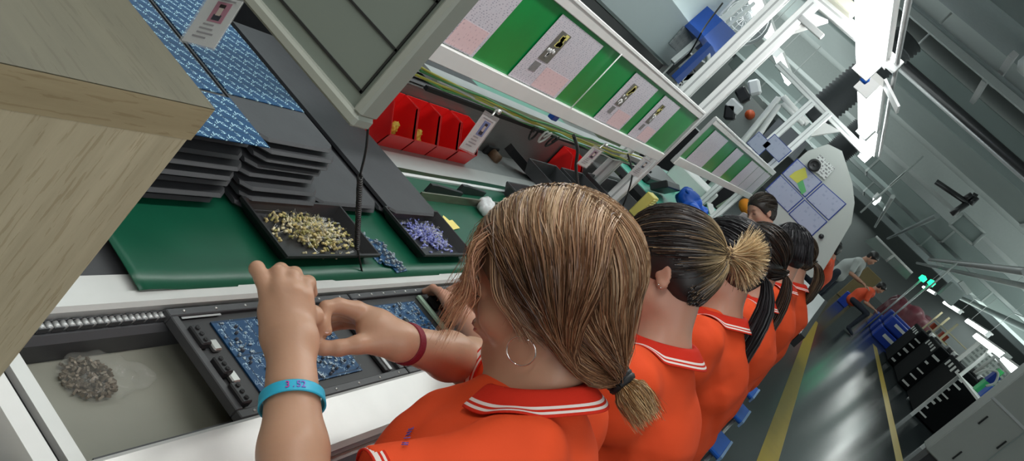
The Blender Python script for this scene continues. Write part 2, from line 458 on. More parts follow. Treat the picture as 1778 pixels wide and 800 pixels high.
# ------------------------------------------------------------------ the assembly line: rails, drip tray, chain
XF = 9.0
def rail(name, label, prof, x0, x1, m, cat='rail'):
    """extrusion along the line: prof = (y,z) polygon"""
    mb = MB(); mb.prism([(x0, p[0], p[1]) for p in prof], (x1 - x0, 0, 0))
    o = mb.build(name, m); return tag(o, label, cat)
rail('front_rail', 'broad white aluminium rail along the workers\' side of the line', [(.283, .776), (.29, .784), (.360, .792), (.366, .788), (.366, .70), (.283, .70)], .10, 5.6, M_alu)
rail('front_rail_skirt', 'darker metal skirt with a groove below the front rail', [(.275, .755), (.2825, .757), (.2825, .60), (.262, .60), (.262, .70), (.275, .715)], .10, 5.3, M_alug)
rail('back_rail', 'white aluminium rail between the conveyor and the green mat', [(.572, .788), (.578, .793), (.597, .793), (.600, .788), (.632, .788), (.632, .70), (.572, .70)], .62, 5.2, M_alu)
rail('conveyor_ledge', 'dark grey ledge under the back rail beside the chain', [(.553, .770), (.5715, .770), (.5715, .70), (.545, .70), (.545, .762)], .62, 5.2, M_jig)
rail('conveyor_ledge', 'dark grey ledge inside the front rail under the pallets', [(.3665, .765), (.380, .765), (.380, .70), (.3665, .70)], .70, 5.2, M_jig)
tag(MB().b2((.70, .381, .722), (5.2, .552, .728)).build('drip_tray', M_cream), 'cream sheet metal tray under the conveyor opening', 'tray')
ch = thing('roller_chain', 'grey roller chain running along the back ledge of the conveyor', 'chain', (.9, .56, .74))
mb = MB()
for i in range(100):
    x = .60 + i * .0105
    mb.lathe([(.0, 0), (.0045, 0), (.0045, .010), (0, .010)], (x, .557, .776), (0, 1, 0), 8)
mb.build('roller', M_alug, ch, kind='stuff')
mb = MB()
for i in range(53):
    x = .60 + i * .021
    mb.box((x, .5565, .776), (.015, .0015, .0075)); mb.box((x + .0105, .5680, .776), (.015, .0015, .0075))
mb.build('link_plate', M_jig, ch, kind='stuff')
fr = thing('end_profile', 'white slotted aluminium profile closing the left end of the conveyor', 'frame', (.66, .46, .70))
MB().b2((.628, .20, .72), (.653, .572, .772)).build('profile', M_white, fr)
MB().b2((.6535, .20, .72), (.664, .572, .762)).build('slot', M_dark, fr)
MB().b2((.6645, .20, .72), (.684, .572, .772)).build('profile', M_alu, fr)
MB().b2((.560, .20, .68), (.598, .552, .755)).build('profile', M_alu, fr)
lg = tag(MB().b2((.56, .16, .0), (.62, .199, .74)).build('line_support', M_alug), 'grey aluminium support under the near left end of the line', 'leg support')

# a bag of parts in the drip tray
bag = thing('parts_bag', 'clear plastic bag of small grey brown parts lying in the cream tray', 'bag', (.79, .51, .728))
mb = MB(); r_ = random.Random(3)
for i in range(230):
    a = r_.random() * 2 * PI; q = r_.random() ** .5; c = (.790 + .036 * q * math.cos(a), .508 + .034 * q * math.sin(a), .7285 + .020 * (1 - q) * r_.random() + .004)
    mb.box(c, (.008, .003, .003), rotm(N((r_.random() - .5, r_.random() - .5, r_.random())), r_.random() * 6))
mb.build('small_parts', mat('mixed tin parts', (.15, .12, .085), .4, .4, var=.5, vscale=200), bag, kind='stuff')
S_ = SDF().ell((.793, .505, .740), (.050, .040, .0125)).ell((.85, .500, .735), (.04, .025, .006))
V, F = S_.mesh(.004, lambda P: .0022 * np.sin(P[:, 0] * 140) * np.sin(P[:, 1] * 170))
mesh_obj('bag_film', V, F, M_clear, bag)

# ------------------------------------------------------------------ pallets (jigs) with boards on the conveyor
def pallet(x0, x1, y0, y1, z, label, kind=0):
    t = thing('solder_pallet', label, 'pallet', ((x0 + x1) / 2, (y0 + y1) / 2, z - .012), 'soldering pallets on the conveyor')
    w = .014
    MB().b2((x0 + w, y0 + w, z - .012), (x1 - w, y1 - w, z - .004)).build('base_plate', M_jigb, t)
    for a, b_ in (((x0, y0), (x1, y0 + w)), ((x0, y1 - w), (x1, y1)), ((x0, y0 + w), (x0 + w, y1 - w)), ((x1 - w, y0 + w), (x1, y1 - w))):
        o = MB().b2((a[0], a[1], z - .012), (b_[0], b_[1], z + .004), bev=.0015).build('frame_bar', M_jig, t)
    mb = MB()
    for i in range(7):
        for yy in (y0 + w / 2, y1 - w / 2): mb.lathe([(0, .0015), (.0025, .001), (.0025, 0)], (x0 + .03 + i * (x1 - x0 - .06) / 6, yy, z + .004), n=8)
    mb.build('screw', M_scr, t, kind='stuff')
    return t

def toggle(t, c, dx, dy):
    """black spring clamp block, long axis along y"""
    mb = MB(); mb.box((c[0], c[1], c[2] + .007), (dx, dy, .014), bev=.002)
    o = mb.build('clamp_block', M_blkp, t)
    m2 = MB()
    for k in (-.3, 0, .3): m2.lathe([(.0032, 0), (.0036, .0025), (.0015, .002), (0, .001)], (c[0], c[1] + k * dy, c[2] + .0135), n=10)
    m2.build('clamp_pin', M_dark, o)
    return o

def comps(t, x0, x1, y0, y1, z, n, seed, name='solder_component'):
    r = random.Random(seed); mb = MB()
    for i in range(n):
        c = (r.uniform(x0, x1), r.uniform(y0, y1), z)
        k = r.random(); a = r.choice((0, PI / 2)) + r.uniform(-.15, .15)
        if k < .6:
            s = (r.uniform(.003, .009), r.uniform(.002, .0042), r.uniform(.001, .004)); mb.box((c[0], c[1], z + s[2] / 2), s, rotm((0, 0, 1), a), 0)
        elif k < .85:
            mb.lathe([(.0026, 0), (.0026, .004), (0, .0045)], c, n=8, mi=1)
        else:
            mb.tube([c, (c[0] + r.uniform(-.004, .004), c[1] + r.uniform(-.004, .004), z + .010)], .0007, n=4, mi=0)
    mb.build(name, [M_compS, M_compC], t, kind='stuff')
M_compS = mat('tinned silver parts', (.34, .39, .43), .3, .6, var=.4, vscale=150)
M_compC = mat('dark parts', (.05, .06, .08), .4, var=.4)

zc = .783
P1 = pallet(.918, 1.372, .368, .566, zc, 'dark soldering pallet holding a blue board under the woman\'s hands')
for i, (px, py) in enumerate(((345, 585), (384, 637), (415, 685))):
    c = at(px, py, z=zc + .004)
    toggle(P1, (c[0], c[1], zc - .003), .020, .036 if i != 1 else .030)
for (px, py) in ((372, 600), (404, 655)):
    c = at(px, py, z=zc); MB().box((c[0], c[1], zc), (.016, .020, .008), bev=.002).build('steel_latch', M_scr, P1)
pb = MB().b2((.990, .400, zc - .0035), (1.255, .538, zc - .001)).build('board_panel', M_pcbJ, P1)
comps(P1, .995, 1.25, .403, .535, zc - .001, 150, 5)
for x in (1.315, 1.33):
    MB().b2((x - .005, .385, zc - .003), (x + .003, .50, zc + .004), bev=.001).build('clamp_bar', M_alug if x > 1.32 else M_jigb, P1)
MB().b2((.94, .548, zc - .0005), (1.02, .5515, zc + .0002)).build('engraved_mark', M_alug, P1)
P2 = pallet(1.378, 1.708, .368, .566, zc, 'dark soldering pallet with blue board and pale green strip, second on the conveyor')
MB().b2((1.43, .400, zc - .0035), (1.60, .535, zc - .001)).build('board_panel', M_pcbJ, P2)
comps(P2, 1.44, 1.59, .405, .53, zc - .001, 100, 6)
MB().b2((1.625, .39, zc - .003), (1.637, .545, zc + .005), bev=.001).build('clamp_bar', mat('pale green bar', (.30, .42, .32), .45), P2)
for k, yy in enumerate((.42, .47, .52)): toggle(P2, (1.672, yy, zc - .003), .020, .034)
MB().box((1.45, .42, zc + .01), (.03, .05, .022), rotm((0, 0, 1), .4), bev=.004).build('clamp_block', M_blkp, P2)
MB().box((1.41, .40, zc + .012), (.022, .022, .014), rotm((0, 0, 1), .7), bev=.005).build('clamp_tip', mat('pale tip', (.55, .56, .48), .5), P2)
P3 = pallet(1.714, 2.10, .368, .566, zc, 'dark soldering pallet with blue board half hidden behind the nearest face')
MB().b2((1.80, .400, zc - .0035), (1.97, .535, zc - .001)).build('board_panel', M_pcbJ, P3)
comps(P3, 1.81, 1.96, .405, .53, zc - .001, 90, 8)
for k, yy in enumerate((.42, .48)): toggle(P3, (1.755, yy, zc - .003), .020, .034)
MB().b2((2.02, .39, zc - .003), (2.032, .545, zc + .005), bev=.001).build('clamp_bar', MATS['pale green bar'], P3)
P4 = pallet(2.106, 2.50, .368, .566, zc, 'dark soldering pallet farther along the conveyor behind the heads')
MB().b2((2.20, .400, zc - .0035), (2.40, .535, zc - .001)).build('board_panel', M_pcbJ, P4)

# ------------------------------------------------------------------ the green bench beyond the back rail
tag(MB().b2((.76, .633, .70), (2.95, 1.06, .7795)).build('bench_board', M_jig), 'dark bench board under the green mat and board stacks', 'bench')
gm = MB()
pts = [at(230, 519, z=.7925), at(193, 455, z=.7925), at(175, 433, z=.7925), at(222, 372, z=.7925)]
# curled mat with its left edge lifting over the rail
nx, ny = 40, 10
vs = []; fs = []
for i in range(nx + 1):
    for j in range(ny + 1):
        u = i / nx; v = j / ny
        xl = .882 + .02 * v + .02 * v * v
        x = xl + (2.9 - xl) * u ** 1.3; yv = .594 + .40 * v
        zz = .7945 + (.004 * math.exp(-((x - .9) / .05) ** 2)) + .0015 * math.sin(x * 9 + v * 3)
        if j == 0: zz -= .001
        vs.append((x, yv, zz))
for i in range(nx):
    for j in range(ny):
        a = i * (ny + 1) + j; fs.append((a, a + ny + 1, a + ny + 2, a + 1))
gm.add(vs, fs, 0, True)
o = gm.build('bench_mat', M_green); tag(o, 'dark green antistatic mat spread along the bench, its left edge curling', 'mat')
sd = o.modifiers.new('thick', 'SOLIDIFY'); sd.thickness = .002; sd.offset = -1

def open_tray(x0, x1, y0, y1, z, h, label, name='component_tray', group='black component trays', tilt=0, flare=.012, m=None, cat='tray'):
    m = m or M_blkp
    """shallow tray with sloping walls and rim"""
    mb = MB(); f = flare; t = .0025
    o = [(x0, y0), (x1, y0), (x1, y1), (x0, y1)]; i_ = [(x0 + f, y0 + f), (x1 - f, y0 + f), (x1 - f, y1 - f), (x0 + f, y1 - f)]
    ro = [(x0 - .005, y0 - .005), (x1 + .005, y0 - .005), (x1 + .005, y1 + .005), (x0 - .005, y1 + .005)]
    vs = [(*p, z + h) for p in ro] + [(*p, z + h) for p in o] + [(*p, z + t) for p in i_] + [(*p, z) for p in i_] + [(*p, z + h - .006) for p in ro]
    fs = []
    for a in range(4):
        b_ = (a + 1) % 4
        fs += [(a, b_, 4 + b_, 4 + a), (4 + a, 4 + b_, 8 + b_, 8 + a), (16 + b_, 16 + a, 12 + a, 12 + b_), (b_, a, 16 + a, 16 + b_)]
    fs += [(8, 9, 10, 11), (15, 14, 13, 12)]
    mb.add(vs, fs)
    ob = mb.build(name, m); return tag(ob, label, cat, group)

tz = .7965
T1 = open_tray(1.222, 1.522, .636, .775, tz, .027, 'black tray heaped with yellowish components on the green mat')
T2 = open_tray(1.728, 1.985, .636, .785, tz, .027, 'black tray heaped with purple blue components on the green mat')

def pile(name, label, c, rx, ry, h, n, mats, seed, size, legs=True):
    r = random.Random(seed); mb = MB()
    for i in range(n):
        a = r.random() * 2 * PI; q = min(abs(r.gauss(0, .48)), 1.05)
        x = c[0] + rx * q * math.cos(a); y = c[1] + ry * q * math.sin(a)
        z = c[2] + h * max(0, 1 - q) * r.random() + size[2] * .5
        R = rotm(N((r.gauss(0, 1), r.gauss(0, 1), r.gauss(0, 1))), r.random() * 6)
        mi = r.choices(range(len(mats)), [1.0] * (len(mats)))[0]
        ax = R[:, 0]; s = size
        mb.lathe([(0, 0), (s[1], 0), (s[1] * 1.1, s[0] * .25), (s[1] * .8, s[0] * .5), (s[1] * 1.1, s[0] * .75), (s[1], s[0]), (0, s[0])], np.array((x, y, z)) - ax * s[0] / 2, ax, 6, mi)
        if legs:
            p = np.array((x, y, z)) + ax * s[0] / 2
            for sg in (-1, 1):
                q2 = p + ax * s[0] * .6 + R[:, 1] * sg * s[1] * .7
                mb.tube([p + R[:, 1] * sg * s[1] * .5, q2, q2 + ax * s[0] * .5], .0005, n=3, mi=len(mats), caps=False)
    o = mb.build(name, mats + [M_scr]); return tag(o, label, 'components', None, 'stuff')
Mc1 = mat('pale yellow component', (.62, .50, .22), .45, var=.3, vscale=200); Mc2 = mat('olive component', (.36, .33, .12), .5, var=.3)
Mc3 = mat('cream component', (.75, .66, .42), .4, var=.2)
Mc4 = mat('violet component', (.17, .19, .48), .4, var=.3, vscale=200); Mc5 = mat('lilac component', (.30, .32, .62), .4, var=.2)
pile('yellow_component_heap', 'heap of yellowish two-legged components in the nearer black tray', (1.385, .712, tz + .003), .12, .062, .024, 520, [Mc1, Mc2, Mc3], 1, (.0085, .0026, .004))
pile('purple_component_heap', 'heap of purple blue components in the farther black tray', (1.868, .715, tz + .003), .105, .060, .018, 430, [Mc4, Mc5, Mc4], 2, (.0085, .0026, .004))

def pcb_small(px, py, w, d, ang, z, label, seed):
    c = at(px, py, z=z)
    t = thing('small_circuit_board', label, 'circuit board', c, 'small blue boards between the trays')
    MB().box((c[0], c[1], z + .001), (w, d, .0018), rotm((0, 0, 1), ang)).build('board', M_pcbJ, t)
    r = random.Random(seed); mb = MB(); R = rotm((0, 0, 1), ang)
    for i in range(26):
        q = np.array((c[0], c[1], z + .002)) + R @ np.array((r.uniform(-w, w) * .46, r.uniform(-d, d) * .46, 0))
        mb.box(q + (0, 0, .003), (r.uniform(.003, .009), .004, r.uniform(.002, .008)), R)
    mb.build('soldered_part', M_compS, t, kind='stuff')
pcb_small(640, 428, .055, .095, .25, tz, 'small blue circuit board under the coil cord, nearest the yellow heap', 1)
pcb_small(665, 440, .050, .080, -.2, tz + .004, 'small blue circuit board lying across its neighbour between the trays', 2)
pcb_small(685, 458, .050, .050, .1, tz, 'small blue circuit board touching the purple heap\'s tray', 3)
# yellow sticky note + black and white packet
c = at(785, 391, z=tz); nt_ = MB().box((c[0], c[1], tz + .002), (.055, .032, .001), rotm((0, 0, 1), .15)).build('sticky_note', M_yelp); tag(nt_, 'yellow sticky note lying on the green mat by the brown hair', 'note')
c = at(775, 384, z=tz); MB().box((c[0], c[1], tz + .0008), (.04, .03, .001), rotm((0, 0, 1), .5)).build('paper_slip', M_yelp); tag(bpy.data.objects[-1] if False else bpy.data.objects['paper_slip'], 'folded yellow slip tucked under the sticky note', 'note')

# ------------------------------------------------------------------ stacks of black slabs, blue panels on top
def slab(x0, x1, yf, yb, z, t, label, group, shade=M_blks, jit=0, tab=True):
    """composite pallet: flat slab, chamfered front lip with cut corners, one mesh"""
    mb = MB(); c = .022
    top = [(x0 + c, yf), (x1 - c, yf), (x1, yf + c * .7), (x1, yb), (x0, yb), (x0, yf + c * .7)]
    n = len(top)
    lip = .006
    vs = [(x, y + (lip if y < yf + c else 0), z + t) for x, y in top] + [(x, y, z + t * .45) for x, y in top] + [(x, y + .004 * (y < yf + c), z) for x, y in top]
    fs = [tuple(range(n)), tuple(range(2 * n, 3 * n))[::-1]]
    for k in range(2):
        for i in range(n):
            j = (i + 1) % n; fs.append(((k + 1) * n + i, (k + 1) * n + j, k * n + j, k * n + i))
    mb.add(vs, fs)
    o = mb.build('board_carrier', shade); return tag(o, label, 'carrier board', group)
ordn = ['lowest', 'second lowest', 'third from below', 'fourth from below', 'fifth from below', 'sixth from below', 'seventh from below', 'topmost']
def stack(x0, x1, n, zb, pitch, where, seed):
    r = random.Random(seed); zt = 0
    for i in range(n):
        dx = r.uniform(-.012, .012); dy = r.uniform(-.010, .012) + .004 * i
        yf = .772 + dy; top = i == n - 1
        nm = 'topmost' if top else (ordn[i] if i < 7 else 'upper')
        slab(x0 + dx, x1 + dx, yf, 1.46 + r.uniform(-.01, .01), zb + i * pitch, .0085, f'black carrier slab, {nm} in {where}', 'black carrier slabs in ' + where)
        zt = zb + i * pitch + .0085
    return zt
za = stack(.955, 1.180, 8, .8005, .0185, 'the stack beside the wooden cabinet', 21)
zb_ = stack(1.205, 1.435, 8, .8005, .0180, 'the tall stack farther from the cabinet', 22)
zc3 = stack(1.460, 1.700, 2, .8010, .0150, 'the low pile beside the tall stack', 23)
zc4 = stack(1.722, 1.960, 2, .8010, .0150, 'the low pile above the purple tray', 24)
def panel(c4, z, label):
    """blue panel of boards; c4 = photo pixels of two front corners and the back reach"""
    (x0, x1, yf, yb) = c4
    o = MB().b2((x0, yf, z + .0005), (x1, yb, z + .0022)).build('circuit_panel', M_pcbA); tag(o, label, 'circuit panel', 'blue printed panels on the stacks'); return o
panel((.982, 1.187, .778, .905), za, 'blue printed panel at the front edge of the stack beside the wooden cabinet')
panel((.955, 1.176, .914, 1.45), za, 'long blue printed panel behind the front one on the same stack')
panel((1.204, 1.425, .925, 1.45), zb_, 'blue printed panel set back on the middle stack of black slabs')
# ------------------------------------------------------------------ people
def skin_mat(name, color, red=(.75, .10, .05)):
    return mat(name, color, .42, sss=.12, var=.07, vscale=18, bump=.05, bscale=140, spec=.4)
M_skin = skin_mat('warm skin', (.50, .285, .185))
M_skin2 = skin_mat('ruddy skin', (.50, .26, .18))
M_nail = mat('nail', (.66, .40, .33), .25)
M_lip = mat('lip', (.50, .17, .14), .4)
M_shirt = mat('orange red polo cloth', (.80, .082, .022), .75, var=.07, vscale=7, bump=.10, bscale=420, spec=.2)
M_collar = mat('red knitted collar', (.62, .028, .012), .8, var=.08, bump=.25, bscale=500, spec=.2)
M_stripe = mat('white knitted stripe', (.82, .72, .68), .7)
M_navy = mat('dark trousers', (.02, .025, .04), .8, var=.2)
M_eye = mat('eye white', (.7, .68, .64), .2); M_iris = mat('dark iris', (.02, .012, .01), .15); M_lash = mat('dark lash', (.015, .01, .01), .5)
M_silver = mat('silver hoop', (.8, .78, .74), .15, 1.0)
M_rub = mat('black hair tie', (.008, .008, .009), .6, bump=.2)

def hair_mat(name, rough=.42):
    def b(nt, bs, nn, ln):
        a = nn('ShaderNodeAttribute'); a.attribute_name = 'tone'; ln(a.outputs['Color'], bs.inputs['Base Color'])
        bs.inputs['Roughness'].default_value = rough; bs.inputs['Specular IOR Level'].default_value = .5
    return node_mat(name, b)
M_hair = hair_mat('hair strands')

def head_prims(S, O, A, sc=1.0, ears=True, neck=None):
    """O origin between the ears, A = 3x3 columns forward, left, up (unit)"""
    T = lambda x, y, z: O + A @ (np.array((x, y, z)) * sc)
    def E(c, r, k=.02, mode=1, R=None): S.ell(T(*c), np.array(r) * sc, A if R is None else A @ R, k, mode)
    def K(a, b, ra, rb, k=.015, mode=1): S.cone(T(*a), T(*b), ra * sc, rb * sc, k, mode)
    E((-.012, 0, .042), (.097, .076, .083))
    E((.030, 0, -.028), (.060, .058, .075), .03)
    K((.015, .044, -.062), (.066, .010, -.100), .020, .015, .03)
    K((.015, -.044, -.062), (.066, -.010, -.100), .020, .015, .03)
    E((.073, 0, -.100), (.016, .019, .014), .02)
    E((.056, .034, -.030), (.027, .026, .028), .02)
    E((.056, -.034, -.030), (.027, .026, .028), .02)
    K((.074, .022, .022), (.074, -.022, .022), .014, .014, .02)       # brow
    E((.092, .031, .000), (.013, .017, .011), .012, -1)
    E((.092, -.031, .000), (.013, .017, .011), .012, -1)
    E((.073, .031, .000), (.0135, .014, .0125), .005)
    E((.073, -.031, .000), (.0135, .014, .0125), .005)
    K((.083, 0, .006), (.104, 0, -.028), .0065, .0095, .012)
    E((.098, 0, -.033), (.011, .0095, .008), .006)
    E((.090, .012, -.035), (.009, .006, .007), .006)
    E((.090, -.012, -.035), (.009, .006, .007), .006)
    E((.083, 0, -.058), (.017, .026, .020), .015)
    E((.0965, 0, -.0565), (.0065, .020, .0042), .003)
    E((.0945, 0, -.0675), (.0065, .017, .0050), .003)
    K((.101, .018, -.062), (.101, -.018, -.062), .0012, .0012, .002, -1)
    if ears:
        for sg in (1, -1):
            R = rotm((1, 0, 0), 0) @ rotm((0, 0, 1), -sg * .35)
            E((-.004, sg * .075, -.008), (.018, .0055, .031), .006, 1, R)
            E((.000, sg * .079, -.030), (.009, .005, .010), .006, 1, R)
            E((-.001, sg * .083, -.004), (.009, .0045, .017), .004, -1, R)
    return T

def ribbon_hair(name, strands, cols, width, parent, m=None, origin=None):
    """strands: (n, k, 3) points; flat ribbons facing outward-ish, tapering"""
    n, k, _ = strands.shape
    tg = np.gradient(strands, axis=1); tg /= np.linalg.norm(tg, axis=-1, keepdims=True) + 1e-9
    rv = RNG.normal(size=(n, 1, 3)); side = np.cross(tg, rv); side /= np.linalg.norm(side, axis=-1, keepdims=True) + 1e-9
    wd = width * np.linspace(1, .35, k)[None, :, None] * RNG.uniform(.6, 1.3, (n, 1, 1))
    a = strands + side * wd / 2; b = strands - side * wd / 2
    V = np.stack([a, b], 2).reshape(-1, 3)
    i = np.arange(n)[:, None] * (2 * k) + np.arange(k - 1)[None] * 2
    F = np.stack([i, i + 1, i + 3, i + 2], -1).reshape(-1, 4)
    C = np.repeat(cols.reshape(-1, 3), 2, axis=0)
    return mesh_obj(name, V, F, m or M_hair, parent, origin, True, C)

def spline(ctrl, k):
    """ctrl (n, c, 3) -> Catmull-Rom (n,k,3)"""
    n, c, _ = ctrl.shape
    P = np.concatenate([2 * ctrl[:, :1] - ctrl[:, 1:2], ctrl, 2 * ctrl[:, -1:] - ctrl[:, -2:-1]], 1)
    t = np.linspace(0, c - 1 - 1e-6, k); i = t.astype(int); u = (t - i)[None, :, None]
    p0, p1, p2, p3 = P[:, i], P[:, i + 1], P[:, i + 2], P[:, i + 3]
    return .5 * (2 * p1 + (p2 - p0) * u + (2 * p0 - 5 * p1 + 4 * p2 - p3) * u ** 2 + (3 * p1 - p0 - 3 * p2 + p3) * u ** 3)

def tone(n, k, palette, weights=None, grad=None, jit=.18):
    """per strand colour from a palette, optional (root colour, reach) gradient"""
    pal = np.array(palette); idx = RNG.choice(len(pal), n, p=weights)
    c = pal[idx][:, None, :] * np.ones((1, k, 1)) * RNG.uniform(1 - jit, 1 + jit, (n, 1, 1))
    if grad is not None:
        root, tip, a, b = grad
        t = np.clip((np.linspace(0, 1, k) - a) / (b - a), 0, 1)[None, :, None]
        if root is not None: c = np.array(root) * RNG.uniform(.8, 1.2, (n, 1, 1)) * (1 - t) + c * t
        if tip is not None: c = c * (1 - t) + np.array(tip) * RNG.uniform(.7, 1.3, (n, 1, 1)) * t
    return c

def push_out(P, c, r, amt=0.0):
    """keep points (local) outside an ellipsoid"""
    q = (P - c) / (r + amt); L = np.linalg.norm(q, axis=-1, keepdims=True)
    return np.where(L < 1, c + q / np.maximum(L, 1e-6) * (r + amt), P)

def polo(person, S, N0, axis, fwd, left, rx, ry, flap, drop, m_col=None, gap=.5, lift=.018, spread=0.0, name='collar'):
    """folded collar: stands around the neck at N0 (axis up the neck) and folds down on the shirt field S; two white stripes near its edge"""
    nu = 64; V = []; mi = []; F = []
    rows = [(-.1, 0), (0.0, 1), (.12, 2), (.3, 2), (.5, 2), (.66, 2), (.74, 2), (.82, 2), (.90, 2), (1.0, 2)]
    a0 = gap; nr = len(rows)
    for i in range(nu + 1):
        th = a0 + (2 * PI - 2 * a0) * i / nu                      # 0 = front
        d = math.cos(th) * fwd * 1.0 + math.sin(th) * left
        e = math.cos(th) * fwd * rx + math.sin(th) * left * ry
        back = .5 - .5 * math.cos(th)                             # 1 at the back
        wv = .003 * math.sin(3 * th + 1)
        for t, kind in rows:
            if kind == 0: p = N0 + e * .96 - axis * .012
            elif kind == 1: p = N0 + e + axis * (lift * (.6 + .6 * back))
            else:
                fl = flap * (1 + .25 * (1 - back)); q = e / np.linalg.norm(e)
                p = N0 + e + axis * (lift * (.6 + .6 * back) + .004) + q * (.008 + t * fl * .80) - axis * (t * drop) + axis * wv * t
                dd = S.ev(p[None])[0]; g = 0
                for _ in range(6):
                    dd = S.ev(p[None])[0]
                    if dd < .004: p = p + (.004 - dd) * N(axis * .6 + q * .4)
            V.append(p)
    for i in range(nu):
        for j in range(nr - 1):
            a = i * nr + j; F.append((a, a + nr, a + nr + 1, a + 1)); mi.append(1 if j in (5, 7) else 0)
    o = mesh_obj(name, np.array(V), np.array(F), [m_col or M_collar, M_stripe], person, None, True, None, mi)
    sd = o.modifiers.new('cloth', 'SOLIDIFY'); sd.thickness = .0022; sd.offset = 0
    sb = o.modifiers.new('soft', 'SUBSURF'); sb.levels = 1; sb.render_levels = 1
    return o

def ring_band(person, name, a, d, r0, r1, w, mats, stripes=None, ry=None, up=None):
    """band around a limb: centre a, axis d, radii r0->r1 over width w"""
    d = N(d); mb = MB(); n = 6 if stripes is None else len(stripes)
    t = np.array((0, 0, 1.)) if abs(d[2]) < .9 else np.array((1., 0, 0))
    u = N(np.cross(d, t)) if up is None else N(up - d * (np.array(up) @ d)); v = np.cross(d, u)
    k = 40; ry = ry or 1.0
    for i in range(n):
        f0 = i / n; f1 = (i + 1) / n; vs = []
        for f in (f0, f1):
            R = r0 + (r1 - r0) * f
            for out in (0, .0022):
                for q in range(k):
                    an = 2 * PI * q / k
                    vs.append(np.array(a) + d * (w * (f - .5)) + (R + out) * (math.cos(an) * u + ry * math.sin(an) * v))
        fs = []
        for q in range(k):
            q2 = (q + 1) % k
            fs.append((k + q, k + q2, 3 * k + q2, 3 * k + q))
            fs.append((q2, q, 2 * k + q, 2 * k + q2))
            if i == 0: fs.append((q, q2, k + q2, k + q))
            if i == n - 1: fs.append((2 * k + q2, 2 * k + q, 3 * k + q, 3 * k + q2))
        mb.add(vs, fs, 0 if stripes is None else stripes[i], True)
    return mb.build(name, mats, person)

def finger(S, pts, radii, k=.005):
    for i in range(len(pts) - 1):
        S.cone(pts[i], pts[i + 1], radii[i], radii[i + 1], k if i else min(.010, k * 1.5))

def wrinkle(seed, amp=.0022, s=1.0):
    r = random.Random(seed); W = [(np.array([r.gauss(0, 1), r.gauss(0, 1), r.gauss(0, 1)]) * r.uniform(10, 38) * s, r.random() * 6) for _ in range(9)]
    def f(P):
        v = np.zeros(len(P))
        for w, ph in W:
            x = np.sin(P @ w + ph + 1.3 * np.sin(P @ (w[::-1] * .5)))
            v += np.sign(x) * np.abs(x) ** 1.5
        return v * amp / 2.2
    return f

# =================================================================== person 1: nearest woman
HO = np.array([1.060, .231, 1.186]); HA = np.stack([(-.118, .735, -.667), (-.949, -.281, -.143), (-.293, .617, .731)], 1)
HA[:, 0] = N(HA[:, 0]); HA[:, 1] = N(HA[:, 1] - HA[:, 0] * (HA[:, 1] @ HA[:, 0])); HA[:, 2] = np.cross(HA[:, 0], HA[:, 1])
p1 = thing('person', 'nearest woman in orange polo, light brown hair, hoop earring and turquoise wristband, working over pallet', 'person', (1.06, -.05, .45))

NB = np.array([1.055, .125, 1.065])          # base of neck
SHL = at(890, 812, d=1.06); SHR = np.array([1.215, .105, 1.035])
ELL = at(512, 905, d=.985); WRL = at(505, 590, d=1.10)
ELR = np.array([1.26, .275, .945]); WRR = at(690, 592, d=1.20)
S = SDF(); Th = head_prims(S, HO, HA)
S.cone(Th(-.030, 0, -.045), NB, .052, .050, .03)
S.cone(Th(.01, 0, -.07), NB + np.array((0, .03, -.03)), .042, .045, .03)
# torso under the shirt
SP = [NB, np.array([1.05, .05, .93]), np.array([1.05, -.04, .78]), np.array([1.05, -.10, .60])]
S.cone(NB - (0, .0, .05), SP[1], .055, .09, .04); S.cone(SP[1], SP[2], .105, .10, .04); S.cone(SP[2], SP[3], .10, .125, .04)
S.cone(SHL, SHR, .042, .042, .04)
# arms
def arm(S, sh, el, wr, r=(.045, .040, .036, .0265), k=.02):
    S.cone(sh, el, r[0], r[1], k)
    mid = el + (wr - el) * .35
    S.cone(el, mid, r[1], r[2] * 1.08, k); S.cone(mid, wr, r[2] * 1.08, r[3], k)
arm(S, SHL, ELL, WRL, (.046, .037, .034, .0275))
arm(S, SHR, ELR, WRR, (.046, .038, .033, .0240))
# left hand: back of a loosely closed fist, fingers pointing up and away
D = lambda px, py, d: at(px, py, d=d)
S.ell(D(505, 590, 1.10), (.033, .030, .026), np.stack([N(CM[0]), N(-CM[1]), N(CM[2])], 1), .02)
kn = [D(467, 508, 1.118), D(487, 503, 1.110), D(507, 506, 1.110), D(526, 516, 1.116)]   # knuckles little..index
for q, rr in zip(kn, (.0125, .0132, .0135, .0132)):
    S.cone(D(503, 575, 1.105) + (q - D(500, 500, 1.115)) * .55, q, .020, rr, .010)
S.cone(D(480, 535, 1.122), D(524, 540, 1.122), .015, .016, .012)
S.cone(D(472, 545, 1.118), D(482, 578, 1.11), .015, .018, .015)
fk = .0035
finger(S, [kn[0], D(456, 484, 1.120), D(446, 466, 1.130), D(447, 468, 1.150)], [.0122, .0104, .0098, .009], fk)
finger(S, [kn[1], D(483, 474, 1.122), D(487, 469, 1.140), D(492, 486, 1.162)], [.0122, .0106, .0100, .009], fk)
finger(S, [kn[2], D(507, 481, 1.122), D(511, 476, 1.142), D(515, 493, 1.164)], [.0124, .0108, .0102, .009], fk)
finger(S, [kn[3], D(530, 494, 1.128), D(535, 491, 1.148), D(540, 508, 1.168)], [.0124, .0108, .0100, .009], fk)
finger(S, [D(522, 560, 1.12), D(543, 548, 1.140), D(549, 562, 1.155), D(548, 586, 1.165)], [.016, .0130, .0110, .0092], .006)
